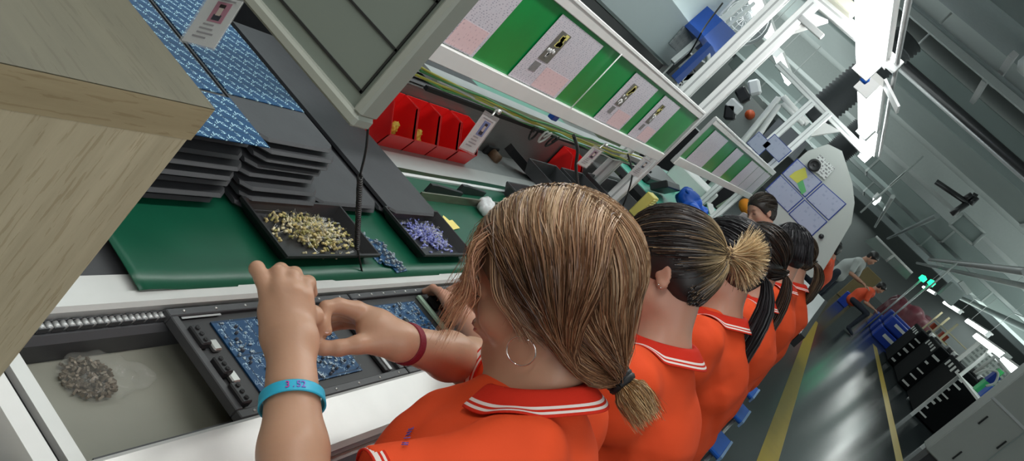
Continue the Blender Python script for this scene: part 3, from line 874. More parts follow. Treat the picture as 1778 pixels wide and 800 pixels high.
# right hand: pinching between thumb and forefinger
w0 = WRR; S.cone(w0, D(655, 568, 1.195), .0245, .024, .02); S.cone(D(662, 590, 1.19), D(640, 572, 1.19), .019, .017, .012)
S.cone(D(662, 560, 1.205), D(620, 538, 1.195), .0175, .0125, .010)
S.cone(D(655, 572, 1.210), D(628, 556, 1.215), .018, .012, .010)
finger(S, [D(618, 538, 1.190), D(588, 530, 1.180), D(566, 534, 1.172), D(562, 556, 1.166), D(568, 574, 1.164)], [.0122, .0102, .0096, .0086, .0070], .004)
finger(S, [D(620, 543, 1.208), D(588, 535, 1.208), D(559, 542, 1.202), D(551, 566, 1.195), D(556, 588, 1.190)], [.0122, .0102, .0096, .0088, .0076], .004)
finger(S, [D(622, 550, 1.228), D(590, 545, 1.236), D(557, 553, 1.230), D(546, 576, 1.216), D(547, 596, 1.206)], [.0118, .0100, .0094, .0084, .0074], .004)
finger(S, [D(627, 560, 1.248), D(598, 560, 1.256), D(566, 568, 1.252), D(555, 588, 1.240)], [.0110, .0092, .0084, .0076], .004)
finger(S, [D(655, 594, 1.185), D(622, 598, 1.170), D(588, 604, 1.163), D(562, 604, 1.162), D(552, 604, 1.163)], [.0175, .0125, .0106, .0094, .0082], .006)
V, F = S.mesh(.0028)
mesh_obj('body', V, F, M_skin, p1)
# nails
def nail(p, a, nrm, w=.0048, l=.0058):
    mb = MB(); x = N(a); z = N(np.array(nrm) - x * (np.array(nrm) @ x)); y = np.cross(z, x); R = np.stack([x, y, z], 1)
    pr = [(math.cos(t) * l, math.sin(t) * w) for t in np.linspace(0, 2 * PI, 17)[:-1]]
    vs = [np.array(p) + R @ np.array((u, v, -.18 * v * v / w)) for u, v in pr] + [np.array(p) + z * .0006]
    mb.add(vs, [(i, (i + 1) % 16, 16) for i in range(16)], 0, True); mb.build('nail', M_nail, p1)
tocam = lambda p: N(CAM - np.array(p))
q = D(558, 602, 1.1535); nail(q, D(545, 603, 1.156) - D(565, 601, 1.156), tocam(q), .0058, .0075)
q = D(567, 571, 1.1575); nail(q, D(568, 578, 1.16) - D(564, 562, 1.16), tocam(q) + .3 * CM[0], .0042, .0060)

# shirt
def shirt_field(NB, SHL, SHR, SP, sleeves, fat=.012):
    G = SDF()
    G.cone(NB - (0, .025, .045), SP[1], .085 + fat * .3, .118 + fat, .05)
    G.cone(SP[1], SP[2], .118 + fat, .112 + fat, .05); G.cone(SP[2], SP[3], .112 + fat, .142 + fat, .05)
    ax = N(SHR - SHL)
    G.cone(SHL + ax * .01, NB - np.array((0, .01, .022)) - ax * .035, .052, .044, .04); G.cone(SHR - ax * .01, NB - np.array((0, .01, .022)) + ax * .035, .052, .044, .04)
    G.cone(SHL - (0, .02, .06), SHR - (0, .02, .06), .055 + fat, .055 + fat, .05)
    for sh, el, fr_, rr in sleeves:
        end = sh + (el - sh) * fr_
        G.cone(sh, end + N(el - sh) * .05, rr, rr * 1.02, .03)
        G.plane_cut(end, el - sh, np.minimum(end, end + N(el - sh) * .1) - rr * 1.25, np.maximum(end, end + N(el - sh) * .1) + rr * 1.25)
    return G
G = shirt_field(NB, SHL, SHR, SP, [(SHL, ELL, .66, .058), (SHR, ELR, .80, .054)])
# front of the chest and the shirt hanging forward towards the rail
G.ell((.99, .145, .93), (.068, .060, .065), None, .05); G.ell((1.12, .145, .93), (.068, .060, .065), None, .05); G.cone((1.055, .175, 1.02), (1.04, .185, .90), .035, .05, .06)
G.cone((1.03, .12, .86), (1.0, .08, .70), .10, .12, .06)
# neck opening
V, F = G.mesh(.0050, wrinkle(4, .0038))
sh1 = mesh_obj('polo_shirt', V, F, M_shirt, p1)
cax = N(np.array((-.03, .66, .80))); cfw = N(np.array((-.10, 1, 0)) - cax * (np.array((-.10, 1, 0)) @ cax)); clf = np.cross(cax, cfw)
polo(p1, G, NB + np.array((0, .016, .014)), cax, cfw, clf, .060, .060, .040, .032, gap=.78, lift=.020)
for sh, el, fr_, rr in ((SHL, ELL, .66, .058), (SHR, ELR, .80, .054)):
    end = sh + (el - sh) * fr_
    ring_band(p1, 'sleeve_cuff', end - N(el - sh) * .004, el - sh, rr * 1.0, rr * 1.0, .018, [M_collar, M_stripe], [0, 1, 0, 1, 1, 0])
# trousers and legs
L = SDF()
for sx in (-.09, .09):
    hip = np.array([1.05 + sx, -.10, .56]); knee = np.array([1.05 + sx * 1.2, .27, .54]); foot = np.array([1.05 + sx * 1.1, .22, .10])
    L.cone(hip, knee, .085, .062, .04); L.cone(knee, foot, .060, .040, .03); L.cone(foot, foot + (0, .14, -.04), .045, .035, .03)
L.cone((.98, -.10, .60), (1.12, -.10, .60), .12, .12, .05)
V, F = L.mesh(.012); mesh_obj('trousers', V, F, M_navy, p1)

# wristbands
bx_ = D(499, 692, 1.045)
axis_l = N(WRL - ELL)
M_tq = mat('turquoise rubber', (.03, .42, .62), .45, var=.04)
axp = ELL + axis_l * ((bx_ - ELL) @ axis_l)
wb = ring_band(p1, 'wristband', axp, axis_l, .0372, .0362, .015, [M_tq])
M_ink = mat('magenta print', (.55, .05, .35), .5)
def txt(body, p, x, n, size, m, parent, name='printed_text', ext=.0004, align='CENTER'):
    cu = bpy.data.curves.new(name, 'FONT'); cu.body = body; cu.size = size; cu.extrude = ext; cu.align_x = align; cu.align_y = 'CENTER'; cu.resolution_u = 3
    tmp = bpy.data.objects.new('tmp', cu); COL.objects.link(tmp); dg = bpy.context.evaluated_depsgraph_get()
    me = bpy.data.meshes.new_from_object(tmp.evaluated_get(dg)); bpy.data.objects.remove(tmp); me.materials.clear(); me.materials.append(m)
    o = bpy.data.objects.new(name, me)
    link(o, parent, p)
    x = N(x); n = N(np.array(n) - x * (np.array(n) @ x)); y = np.cross(n, x)
    o.rotation_mode = 'QUATERNION'; o.rotation_quaternion = Matrix([[x[i], y[i], n[i]] for i in range(3)]).to_quaternion()
    return o
nv = N(tocam(axp) - axis_l * (tocam(axp) @ axis_l)); xv = np.cross(axis_l, nv)
rr_ = .0396
for ch_, an in (('3', -.12), ('.', .05), ('5', .20), ('2', .34)):
    d_ = nv * math.cos(an) + xv * math.sin(an); xx = xv * math.cos(an) - nv * math.sin(an)
    txt(ch_, axp + d_ * rr_, xx, d_, .012, M_ink if ch_ == '3' else mat('violet print', (.25, .12, .55), .5), wb)
axr = N(WRR - ELR); wp = D(714, 584, 1.215); axq = ELR + axr * ((wp - ELR) @ axr)
ring_band(p1, 'bracelet', axq, axr, .0288, .0278, .014, [mat('dark red band', (.20, .008, .022), .7, bump=.3, bscale=300)])
mb = MB(); mb.box(axq + N(np.cross(axr, CM[0])) * .031, (.012, .01, .006), None, bev=.002); mb.build('bracelet_clasp', M_rub, p1)

# small blue print on the chest
def hit(G_, px, py, d0=.7):
    o_, r_ = CAM, ray(px, py); d = d0
    for _ in range(80):
        v = G_.ev((o_ + r_ * d)[None])[0]
        if v < .0008: break
        d += max(v * .8, .0008)
    p = o_ + r_ * d; e = .003
    g = N([G_.ev((p + np.eye(3)[k] * e)[None])[0] - G_.ev((p - np.eye(3)[k] * e)[None])[0] for k in range(3)])
    return p, g
M_bp = mat('blue chest print', (.10, .08, .40), .6)
for ch_, (px, py) in zip('HXNE', ((704, 774), (708, 764), (712, 755), (716, 747))):
    p_, g_ = hit(G, px, py); q_, _ = hit(G, px + 3, py - 8)
    txt(ch_, p_ + g_ * .003, N(q_ - p_), g_, .011, M_bp, sh1, 'chest_print')
# earring
ec = Th(.004, .081, -.040)
mb = MB(); g_ = -CM[1] * 0 + np.array((0, 0, -1.)); side = N(HA[:, 0] * .9 + np.array((0, 0, .2)))
cen = ec + N(np.array((0, 0, -1.)) * .9 - HA[:, 2] * .4) * .019
uu = N(ec - cen); vv = N(HA[:, 0] - uu * (HA[:, 0] @ uu))
mb.tube([cen + .019 * (math.cos(t) * uu + math.sin(t) * vv) for t in np.linspace(0, 2 * PI, 41)], .0010, 8, caps=False)
mb.lathe([(0, .003), (.0022, .002), (.0024, 0)], ec + HA[:, 1] * .001, HA[:, 1], 10)
mb.build('hoop_earring', M_silver, p1)
# eyes, brow, lashes, lips
def face_bits(T, A, parent, brow=(.03, .018, .01)):
    for sg in (1, -1):
        mb = MB(); mb.tube([T(.0868, sg * .019, -.003), T(.0885, sg * .027, -.005), T(.0865, sg * .036, -.006), T(.080, sg * .044, -.004)], [.0006, .0011, .0011, .0005], 6)
        for t in np.linspace(0, 1, 9):
            a_ = T(.0868 - .006 * t * t, sg * (.020 + .024 * t), -.005); mb.tube([a_, a_ + A @ np.array((.006, sg * .003 * t, -.003))], [.0004, .0001], 4)
        mb.build('eyelashes', M_lash, parent)
        mb = MB(); mb.tube([T(.0885, sg * .014, .018), T(.0885, sg * .028, .023), T(.080, sg * .046, .020)], [.0012, .0020, .0008], 6); mb.build('eyebrow', M_lash, parent)
face_bits(Th, HA, p1)
mb = MB()
mb.tube([Th(.0935, .020, -.061), Th(.1015, .009, -.0575), Th(.1030, 0, -.0585), Th(.1015, -.009, -.0575), Th(.0935, -.020, -.061)], [.0012, .0030, .0030, .0030, .0012], 8)
mb.tube([Th(.0925, .018, -.063), Th(.0995, .008, -.0672), Th(.1005, 0, -.0680), Th(.0995, -.008, -.0672), Th(.0925, -.018, -.063)], [.0012, .0034, .0038, .0034, .0012], 8)
mb.build('lips', M_lip, p1)

# hair of person 1 (local head coordinates, then to the world)
def to_world(P, O=HO, A=HA, sc=1.0): return O + (P * sc) @ A.T
HC = np.array((-.016, 0, .036)); HR = np.array((.112, .094, .099))
TIE = np.array((-.098, .004, -.118))
def hair1(n, k=16):
    st = []
    xr = RNG.uniform(-.10, .080, n); sg = np.where(RNG.random(n) < .62, 1, -1); lay = RNG.uniform(-.004, .007, n)
    c = np.zeros((n, 6, 3))
    for i in range(n):
        x = xr[i]; s = sg[i]; t = (x + .10) / .18                  # 0 back .. 1 front
        zt = HC[2] + HR[2] * math.sqrt(max(0, 1 - ((x - HC[0]) / HR[0]) ** 2))
        c[i, 0] = (x, s * RNG.uniform(.001, .02), zt + .001)
        a1 = math.radians(38 + 6 * RNG.normal()); a2 = math.radians(74 + 6 * RNG.normal())
        x1 = x * .90 - .004; x2 = x * .66 - .024 + .012 * t * RNG.uniform(0, 1)
        for j, (a, xx) in enumerate(((a1, x1), (a2, x2))):
            f = math.sqrt(max(.05, 1 - ((xx - HC[0]) / HR[0]) ** 2))
            c[i, 1 + j] = (xx, s * HR[1] * math.sin(a) * f, HC[2] + HR[2] * math.cos(a) * f)
        low = RNG.uniform(-.01, .01)
        u = RNG.random() * .9 + .1 * t
        c[i, 3] = (-.056 + .034 * t, s * (.089 - .010 * (1 - t)), -.048 + .032 * t * (.4 + u) + low)
        c[i, 4] = (-.080 + .010 * t, s * (.062 - .008 * (1 - t)), -.088 - .006 * t + low)
        c[i, 5] = TIE + RNG.normal(size=3) * .005
    P = spline(c, k); P = push_out(P, HC, HR, lay[:, None, None])
    wob = RNG.normal(size=(n, 1, 3)) * .0016 + .0012 * np.sin(np.linspace(0, 9, k)[None, :, None] + RNG.uniform(0, 6, (n, 1, 3)))
    e = np.sin(np.linspace(0, PI, k))[None, :, None]
    return P + wob * e, xr, sg
def hair1b(n, k=16):
    c = np.zeros((n, 6, 3))
    for i in range(n):
        s = 1 if RNG.random() < .6 else -1; az = PI - s * abs(RNG.normal()) * .55
        for j, el in enumerate((78, 48, 18, -12)):
            e = math.radians(el + 3 * RNG.normal()); f = 1.0
            c[i, j] = HC + HR * np.array((math.cos(e) * math.cos(az), math.cos(e) * math.sin(az), math.sin(e)))
        c[i, 0] += (.0, 0, .001)
        c[i, 3] = (c[i, 3][0] * 1.0 - .002, c[i, 3][1] * .95, c[i, 3][2] - .012)
        c[i, 4] = (-.100 + RNG.normal() * .005, c[i, 3][1] * .62, -.078 + RNG.normal() * .006)
        c[i, 5] = TIE + RNG.normal(size=3) * .005
    P = push_out(spline(c, k), HC, HR, RNG.uniform(-.003, .006, n)[:, None, None])
    return P + RNG.normal(size=(n, 1, 3)) * .0012 * np.sin(np.linspace(0, PI, k))[None, :, None]
n = 9000; k = 16
P, xr, sg = hair1(n, k)
P = np.concatenate([P, hair1b(5000, k)]); n = 14000
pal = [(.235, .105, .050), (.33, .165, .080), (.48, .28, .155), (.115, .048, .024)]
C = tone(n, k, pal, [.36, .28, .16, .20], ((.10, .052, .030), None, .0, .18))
band = np.exp(-((P[..., 2] - .035) / .05) ** 2) * np.exp(-((P[..., 0] + .005) / .055) ** 2); C = C * (1 - .58 * band[..., None])  # shade painted into the strands, darkening the middle of the head
# highlight painted into the strand colours along the top and back edge
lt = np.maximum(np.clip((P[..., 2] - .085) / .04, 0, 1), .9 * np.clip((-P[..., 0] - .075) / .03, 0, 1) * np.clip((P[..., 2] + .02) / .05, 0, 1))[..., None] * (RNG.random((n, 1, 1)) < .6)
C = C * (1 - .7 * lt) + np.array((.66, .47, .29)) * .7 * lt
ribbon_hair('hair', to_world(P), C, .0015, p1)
# scalp mass underneath
Hs = SDF(); Hm = lambda c, r, kk=.03: Hs.ell(HO + HA @ np.array(c), r, HA, kk)
Hm(HC, HR - .002); Hm((-.045, 0, -.035), (.058, .074, .060), .03); Hm((-.080, 0, -.085), (.028, .034, .040), .03)
Hs.ell(HO + HA @ np.array((.100, 0, -.045)), (.085, .12, .095), HA, .01, -1)
Hs.ell(HO + HA @ np.array((.035, 0, -.075)), (.058, .12, .062), HA, .01, -1)
V, F = Hs.mesh(.004)
loc_ = (V - HO) @ HA
mesh_obj('hair_mass', V, F, M_hair, p1, None, True, np.tile(np.array((.10, .055, .03)), (len(V), 1)))
# bangs falling away from the forehead
n = 520; k = 14; c = np.zeros((n, 5, 3)); down = HA.T @ np.array((0, 0, -1.))
for i in range(n):
    y = RNG.uniform(-.06, .082); x = .04 + RNG.uniform(-.03, .03); q_ = abs(y) / .09
    zt = HC[2] + HR[2] * math.sqrt(max(.05, 1 - ((x - HC[0]) / HR[0]) ** 2 - (y / HR[1]) ** 2 * .6))
    ln_ = RNG.uniform(.25, 1.25)
    c[i, 0] = (x, y * .5, zt + .004)
    c[i, 1] = (.094 - .022 * q_ + RNG.normal() * .005, y * .92, .066 + RNG.normal() * .006)
    c[i, 2] = (.108 - .030 * q_ + RNG.normal() * .007, y * 1.02 + .002, .024 - .010 * ln_)
    c[i, 3] = c[i, 2] + (down * .55 + np.array((.15, .05 * RNG.normal(), -.50))) * .030 * ln_ + RNG.normal(size=3) * .0028
    c[i, 4] = c[i, 3] + (down * .85 + np.array((-.05, .08 * RNG.normal(), -.40))) * .034 * ln_ + RNG.normal(size=3) * .0035
P = push_out(spline(c, k), HC, HR - .004, 0)
ribbon_hair('fringe', to_world(P), tone(n, k, [(.46, .22, .12), (.60, .35, .20), (.30, .13, .07)], [.4, .35, .25]), .0010, p1)
# side locks in front of the ear
for s in (1, -1):
    n = 320 if s > 0 else 160; c = np.zeros((n, 4, 3))
    for i in range(n):
        u = RNG.random()
        c[i, 0] = (.050 - .02 * u, s * .072, .066); c[i, 1] = (.044 - .02 * u, s * .086, .022)
        c[i, 2] = (.026 - .024 * u, s * (.084), -.008 - .01 * u); c[i, 3] = (.006 - .03 * u + .01 * RNG.normal(), s * .082, -.028 - .02 * RNG.random())
    P = spline(c, 12) + RNG.normal(size=(n, 1, 3)) * .003
    ribbon_hair('side_lock', to_world(P), tone(n, 12, [(.30, .16, .09), (.42, .26, .15), (.18, .09, .05)], [.4, .3, .3]), .0012, p1)
# ponytail stub
n = 1500; k = 10; c = np.zeros((n, 4, 3))
pd = HA.T @ N(D(1118, 712, 1.10) - D(1072, 655, 1.10)); pe = N(np.cross(pd, (0, 1, 0))); pf = np.cross(pd, pe)
for i in range(n):
    a = RNG.uniform(0, 2 * PI); q = math.sqrt(RNG.random()); ln_ = RNG.uniform(.6, 1.08)
    o_ = pe * math.cos(a) * q + pf * math.sin(a) * q
    c[i, 0] = TIE + o_ * .007; c[i, 1] = TIE + pd * .018 + o_ * .019; c[i, 2] = TIE + pd * .040 * ln_ + o_ * .026
    c[i, 3] = TIE + pd * .064 * ln_ + o_ * .021 + RNG.normal(size=3) * .004 + np.array((-.0, 0, -.006)) * q
P = spline(c, k)
ribbon_hair('ponytail', to_world(P), tone(n, k, [(.40, .23, .10), (.58, .40, .20), (.24, .13, .06)], [.4, .35, .25]), .0012, p1)
tp = to_world(TIE[None])[0]; mb = MB(); tw = HA @ pd
tw2 = N(np.cross(tw, (0, 0, 1))); tw3 = np.cross(tw, tw2)
for dz in (-.005, 0.0, .006):
    mb.tube([tp + tw * (dz + .003) + (.0145 + .001 * math.sin(5 * t)) * (math.cos(t) * tw2 + math.sin(t) * tw3) for t in np.linspace(0, 2 * PI, 25)], .0062, 8, caps=False)
mb.build('hair_tie', M_rub, p1)

# =================================================================== the other workers along the line
def frame(F, U):
    F = N(F); U = np.array(U, float); U = N(U - F * (U @ F)); return np.stack([F, np.cross(U, F), U], 1)

def pulled_hair(n, k, O, A, tie, sc=1.0, front=.075, lay=.005):
    """strands from the hairline over the scalp to the tie"""
    HC_ = np.array((-.016, 0, .036)); HR_ = np.array((.106, .088, .096))
    td = N((tie - HC_) / HR_); st = np.zeros((n, k, 3)); m = 0
    while m < n:
        d = N(RNG.normal(size=3)); p = HC_ + HR_ * d
        # hairline: nothing on the face or below the nape
        if p[0] > .062 and p[2] < .085: continue
        if p[0] > -.02 and p[2] < .045 + (.02 if p[0] > .03 else -.02 - .0) : continue
        if p[2] < -.062: continue
        om = math.acos(np.clip(d @ td, -1, 1)); so = math.sin(om) + 1e-6
        t = np.linspace(0, 1, k) ** .85
        q = (np.sin((1 - t) * om)[:, None] * d + np.sin(t * om)[:, None] * td) / so
        r = RNG.uniform(-.003, lay)
        P = HC_ + q * (HR_ + r)
        w_ = np.clip((t - .8) / .2, 0, 1)[:, None] ** 1.5; P = P * (1 - w_) + (tie + RNG.normal(size=3) * .005) * w_
        st[m] = P + RNG.normal(size=3) * .0012 * np.sin(PI * t)[:, None]; m += 1
    m2 = n // 5; c = np.zeros((m2, 4, 3)); C2 = np.array((-.045, 0, -.030)); R2 = np.array((.058, .071, .053))
    for i in range(m2):
        az = PI + RNG.uniform(-1.45, 1.45); e = math.radians(RNG.uniform(-62, 5)); p = C2 + R2 * np.array((math.cos(e) * math.cos(az), math.cos(e) * math.sin(az), math.sin(e)))
        c[i, 0] = p; c[i, 3] = tie + RNG.normal(size=3) * .005
        for j, t_ in ((1, .33), (2, .7)):
            q = p + (tie - p) * t_; q[0] -= .018 * math.sin(PI * t_); c[i, j] = push_out(q[None], HC_, HR_, .002)[0]
    st[:m2] = spline(c, k)
    return O + (st * sc) @ A.T

def scalp(O, A, parent, col, res=.006, sc=1.0):
    Hs = SDF(); e = lambda c, r, kk=.03, mo=1: Hs.ell(O + A @ (np.array(c) * sc), np.array(r) * sc, A, kk, mo)
    e((-.016, 0, .036), (.104, .086, .094)); e((-.045, 0, -.030), (.054, .067, .049))
    e((.100, 0, -.045), (.080, .12, .100), .01, -1); e((.025, 0, -.080), (.055, .12, .066), .01, -1)
    V, F = Hs.mesh(res); return mesh_obj('hair_mass', V, F, M_hair, parent, None, True, np.tile(np.array(col), (len(V), 1)))

def tail(n, k, pts, rad, jit):
    """bundle of strands following world points pts with bundle radii rad"""
    pts = np.array(pts, float); c = np.zeros((n, len(pts), 3)); t0 = N(pts[-1] - pts[0]); e1 = N(np.cross(t0, (.3, .9, .2))); e2 = np.cross(t0, e1)
    for i in range(n):
        a = RNG.uniform(0, 2 * PI); q = math.sqrt(RNG.random()); ln_ = RNG.uniform(.82, 1.0)
        for j in range(len(pts)):
            c[i, j] = pts[j] + (e1 * math.cos(a) + e2 * math.sin(a)) * q * rad[j] + RNG.normal(size=3) * jit * j / len(pts)
        c[i, -1] = c[i, -2] + (c[i, -1] - c[i, -2]) * ln_ * RNG.uniform(.5, 1)
    return spline(c, k)

def worker(O, A, label, nb_off=(-.01, -.105, -.120), hair='bun', nh=3000, res=.006, face=True, lean=.0, polo_m=None, sleeves=True, hw=.0014, yaw=0):
    O = np.array(O, float); nb = O + np.array(nb_off); X = nb[0]
    polo_m = polo_m or M_shirt
    t = thing('person', label, 'person', (X, -.12, .44))
    S = SDF(); T = head_prims(S, O, A)
    S.cone(T(-.030, 0, -.045), nb, .052, .056, .03)
    c_, s_ = math.cos(yaw), math.sin(yaw)
    def B(x, y, z): return np.array((X + x * c_ - y * s_, nb[1] + x * s_ + y * c_, z))
    shl = B(-.165, -.015, nb[2] - .045); shr = B(.165, -.015, nb[2] - .045)
    SPx = [nb, B(0, -.070, nb[2] - .145), B(0, -.115, .78), B(0, -.125, .60)]
    ell_ = B(-.20, .13, .86); elr = B(.20, .13, .86); wl = B(-.10, .31, .835); wr = B(.09, .31, .835)
    arm(S, shl, ell_, wl, (.044, .038, .034, .025)); arm(S, shr, elr, wr, (.044, .038, .034, .025))
    S.cone(shl, shr, .042, .042, .04); S.cone(nb - (0, .02, .03), SPx[1], .075, .10, .04)
    S.cone(SPx[1], SPx[2], .10, .10, .04); S.cone(SPx[2], SPx[3], .10, .12, .04)
    for w_, e_, sg in ((wl, ell_, 1), (wr, elr, -1)):
        d = N(w_ - e_); up = np.array((0, 0, 1.)); sd = N(np.cross(up, d))
        pc = w_ + d * .045; S.ell(pc, (.036, .036, .016), np.stack([d, sd, np.cross(d, sd)], 1), .02)
        for q in range(4):
            k0 = w_ + d * .08 + sd * (.027 - .018 * q); k1 = k0 + d * .03 - up * .008; k2 = k1 + d * .012 - up * .022
            finger(S, [w_ + d * .045 + (k0 - w_ - d * .08) * .8, k0, k1, k2], [.012, .0098, .0085, .0072])
        finger(S, [w_ + d * .02 - sd * sg * .022, w_ + d * .05 - sd * sg * .042 - up * .006, w_ + d * .08 - sd * sg * .036 - up * .018], [.014, .011, .0085])
    V, F = S.mesh(res); mesh_obj('body', V, F, M_skin2, t)
    G = shirt_field(nb, shl, shr, SPx, [(shl, ell_, .72, .058), (shr, elr, .72, .058)], fat=.016)
    V, F = G.mesh(max(res, .0065), wrinkle(int(X * 100), .0034)); mesh_obj('polo_shirt', V, F, polo_m, t)
    cax = N(np.array((0, .42, .9))); cfw = N(np.array((-s_, c_, 0)) - cax * (np.array((-s_, c_, 0)) @ cax))
    polo(t, G, nb + np.array((0, .006, .004)), cax, cfw, np.cross(cax, cfw), .066, .066, .046, .036, gap=.40, lift=.020)
    for sh, el in ((shl, ell_), (shr, elr)):
        end = sh + (el - sh) * .72; ring_band(t, 'sleeve_cuff', end - N(el - sh) * .004, el - sh, .0585, .0585, .018, [M_collar, M_stripe], [0, 1, 0, 1, 1, 0])
    L = SDF(); hy = nb[1] - .15
    for sx in (-.09, .09):
        hip = np.array([X + sx, hy, .55]); knee = np.array([X + sx * 1.2, hy + .38, .53]); foot = np.array([X + sx * 1.1, hy + .33, .09])
        L.cone(hip, knee, .082, .060, .04); L.cone(knee, foot, .058, .040, .03); L.cone(foot, foot + (0, .14, -.045), .042, .034, .03)
    L.cone((X - .07, hy, .58), (X + .07, hy, .58), .115, .115, .05)
    V, F = L.mesh(.014); mesh_obj('trousers', V, F, M_navy, t)
    if face: face_bits(T, A, t)
    return t, T, G, nb

M_hairb = hair_mat('dark hair strands', .34)
A2 = frame((-.175, .700, -.690), (.012, .706, .709))
p2, T2, G2, nb2 = worker((1.736, .234, 1.200), A2, 'second woman in orange polo, dark hair in a spiky blonde-tipped bun', hair='bun', res=.0045, face=True, nb_off=(-.012, -.112, -.118))
tie = np.array((-.125, 0, .034))
Hh = pulled_hair(9000, 14, np.array((1.736, .234, 1.200)), A2, tie)
C = tone(9000, 14, [(.018, .014, .013), (.035, .025, .022), (.07, .045, .035), (.30, .19, .10)], [.42, .34, .12, .12])
loc = (Hh - np.array((1.736, .234, 1.200))) @ A2
g = np.clip((.105 - np.linalg.norm(loc - tie, axis=-1)) / .07, 0, 1)[..., None] * (RNG.random((9000, 1, 1)) < .62)
C = C * (1 - g) + np.array((.66, .49, .27)) * g * RNG.uniform(.6, 1.2, (9000, 1, 1))
ribbon_hair('hair', Hh, C, .0013, p2, M_hairb); scalp(np.array((1.736, .234, 1.200)), A2, p2, (.015, .012, .011), .005)
# bun: looped core and spiky ends
def bun(parent, T, A, O, tie, out, n, R_=.036, ln=.075):
    n_ = n; c = np.zeros((n_, 4, 3)); out = N(out)
    for i in range(n_):
        rv = RNG.normal(size=3); rv = rv - out * (rv @ out); rv = N(rv); sp = abs(RNG.normal()) * .72
        d = N(out + rv * sp); L_ = RNG.uniform(.55, 1.0)
        c[i, 0] = tie + RNG.normal(size=3) * .006; c[i, 1] = tie + out * .012 + d * .012 + rv * .006
        c[i, 2] = tie + out * .016 + d * .038 * L_ + rv * .010; c[i, 3] = c[i, 2] + N(d + rv * .55 + RNG.normal(size=3) * .18) * .036 * L_
    P = O + spline(c, 10) @ A.T
    ribbon_hair('bun', P, tone(n_, 10, [(.62, .44, .23), (.92, .74, .46), (.32, .19, .09), (.10, .06, .04)], [.32, .42, .18, .08]), .0018, parent, M_hairb)
    n2 = n_ // 2; c = np.zeros((n2, 5, 3)); e1 = N(np.cross(out, (0, 1, .2))); e2 = np.cross(out, e1)
    for i in range(n2):
        a = RNG.uniform(0, 2 * PI); q = RNG.uniform(.5, 1)
        for j in range(5):
            an = a + j * .75; c[i, j] = tie + out * (.012 + .030 * q) + (math.cos(an) * e1 + math.sin(an) * e2) * .024 * q + out * .008 * math.sin(j * 1.5 + a)
    P = O + spline(c, 12) @ A.T
    ribbon_hair('bun_coil', P, tone(n2, 12, [(.34, .23, .12), (.50, .36, .19), (.14, .08, .05)], [.4, .3, .3]), .0014, parent, M_hairb)
    # short stray ends pointing down from the tie
    n3 = 260; c = np.zeros((n3, 3, 3)); dn = A.T @ np.array((-.1, -.3, -1.))
    for i in range(n3):
        c[i, 0] = tie + RNG.normal(size=3) * .005; c[i, 1] = tie + dn * .022 + RNG.normal(size=3) * .006 - np.array((.004, 0, 0)); c[i, 2] = tie + dn * RNG.uniform(.035, .065) + RNG.normal(size=3) * .010
    ribbon_hair('stray_ends', O + spline(c, 8) @ A.T, tone(n3, 8, [(.58, .44, .24), (.36, .25, .13)]), .0011, parent, M_hairb)
    tw = A @ out; e1 = N(np.cross(tw, (0, 0, 1))); e2 = np.cross(tw, e1); tp = O + A @ tie; mb = MB()
    for dz in (-.003, .004): mb.tube([tp + tw * (dz + .004) + .0105 * (math.cos(t) * e1 + math.sin(t) * e2) for t in np.linspace(0, 2 * PI, 21)], .0032, 6, caps=False)
    mb.build('hair_tie', mat('brown hair tie', (.10, .06, .035), .6), parent)
bun(p2, T2, A2, np.array((1.736, .234, 1.200)), tie, A2.T @ N(D(1345, 462, 1.76) - D(1272, 445, 1.72)), 2600)
for k_, (a, b_) in enumerate(((.000, -.036), (.004, -.030))):
    mb = MB(); mb.lathe([(0, .0016), (.0016, .001), (.0016, 0)], T2(a, .0845, b_), A2[:, 1], 10); mb.build('ear_stud', M_silver, p2)

def tied_worker(O, A, label, tie, tail_pts, tail_r, pal, w_, n, ntail, tiecol=(.01, .01, .012), **kw):
    t, T, G, nb = worker(O, A, label, **kw); O = np.array(O, float)
    tie = np.array(tie)
    Hh = pulled_hair(n, 12, O, A, tie); ribbon_hair('hair', Hh, tone(n, 12, pal, w_), .0018, t, M_hairb)
    scalp(O, A, t, pal[0], .007)
    tp = O + A @ tie; pts = [tp] + [tp + np.array(q) for q in tail_pts]
    ribbon_hair('ponytail', tail(ntail, 14, pts, tail_r, .003), tone(ntail, 14, pal, w_), .0020, t, M_hairb)
    tw = N(pts[1] - tp); e1 = N(np.cross(tw, (0, 0, 1))); e2 = np.cross(tw, e1); mb = MB()
    mb.tube([tp + tw * .006 + tail_r[0] * 1.2 * (math.cos(a) * e1 + math.sin(a) * e2) for a in np.linspace(0, 2 * PI, 21)], .004, 6, caps=False)
    mb.build('hair_tie', mat('tie ' + label[:5], tiecol, .6), t)
    return t
A3 = frame((-.05, .76, -.65), (-.02, .68, .73))
blk = [(.010, .009, .010), (.020, .018, .020), (.045, .042, .048)]
tied_worker((2.45, .225, 1.215), A3, 'third woman in orange polo with long straight black ponytail down her back', (-.105, 0, -.02), [(0, -.035, -.01), (-.005, -.085, -.07), (-.02, -.125, -.19), (-.05, -.15, -.32), (-.07, -.15, -.42)], [.012, .018, .026, .030, .028, .020], blk, [.5, .35, .15], 4000, 1800)
tied_worker((3.20, .225, 1.225), frame((.05, .76, -.65), (.0, .68, .73)), 'fourth woman in orange polo, dark ponytail with brown ends and pale tie', (-.105, 0, -.045), [(0, -.035, -.02), (.0, -.08, -.10), (-.03, -.115, -.22), (-.06, -.13, -.33), (-.08, -.12, -.40)], [.010, .020, .024, .024, .018, .008], [(.016, .012, .011), (.035, .022, .016), (.09, .05, .03)], [.5, .35, .15], 3000, 1200, tiecol=(.7, .6, .58))
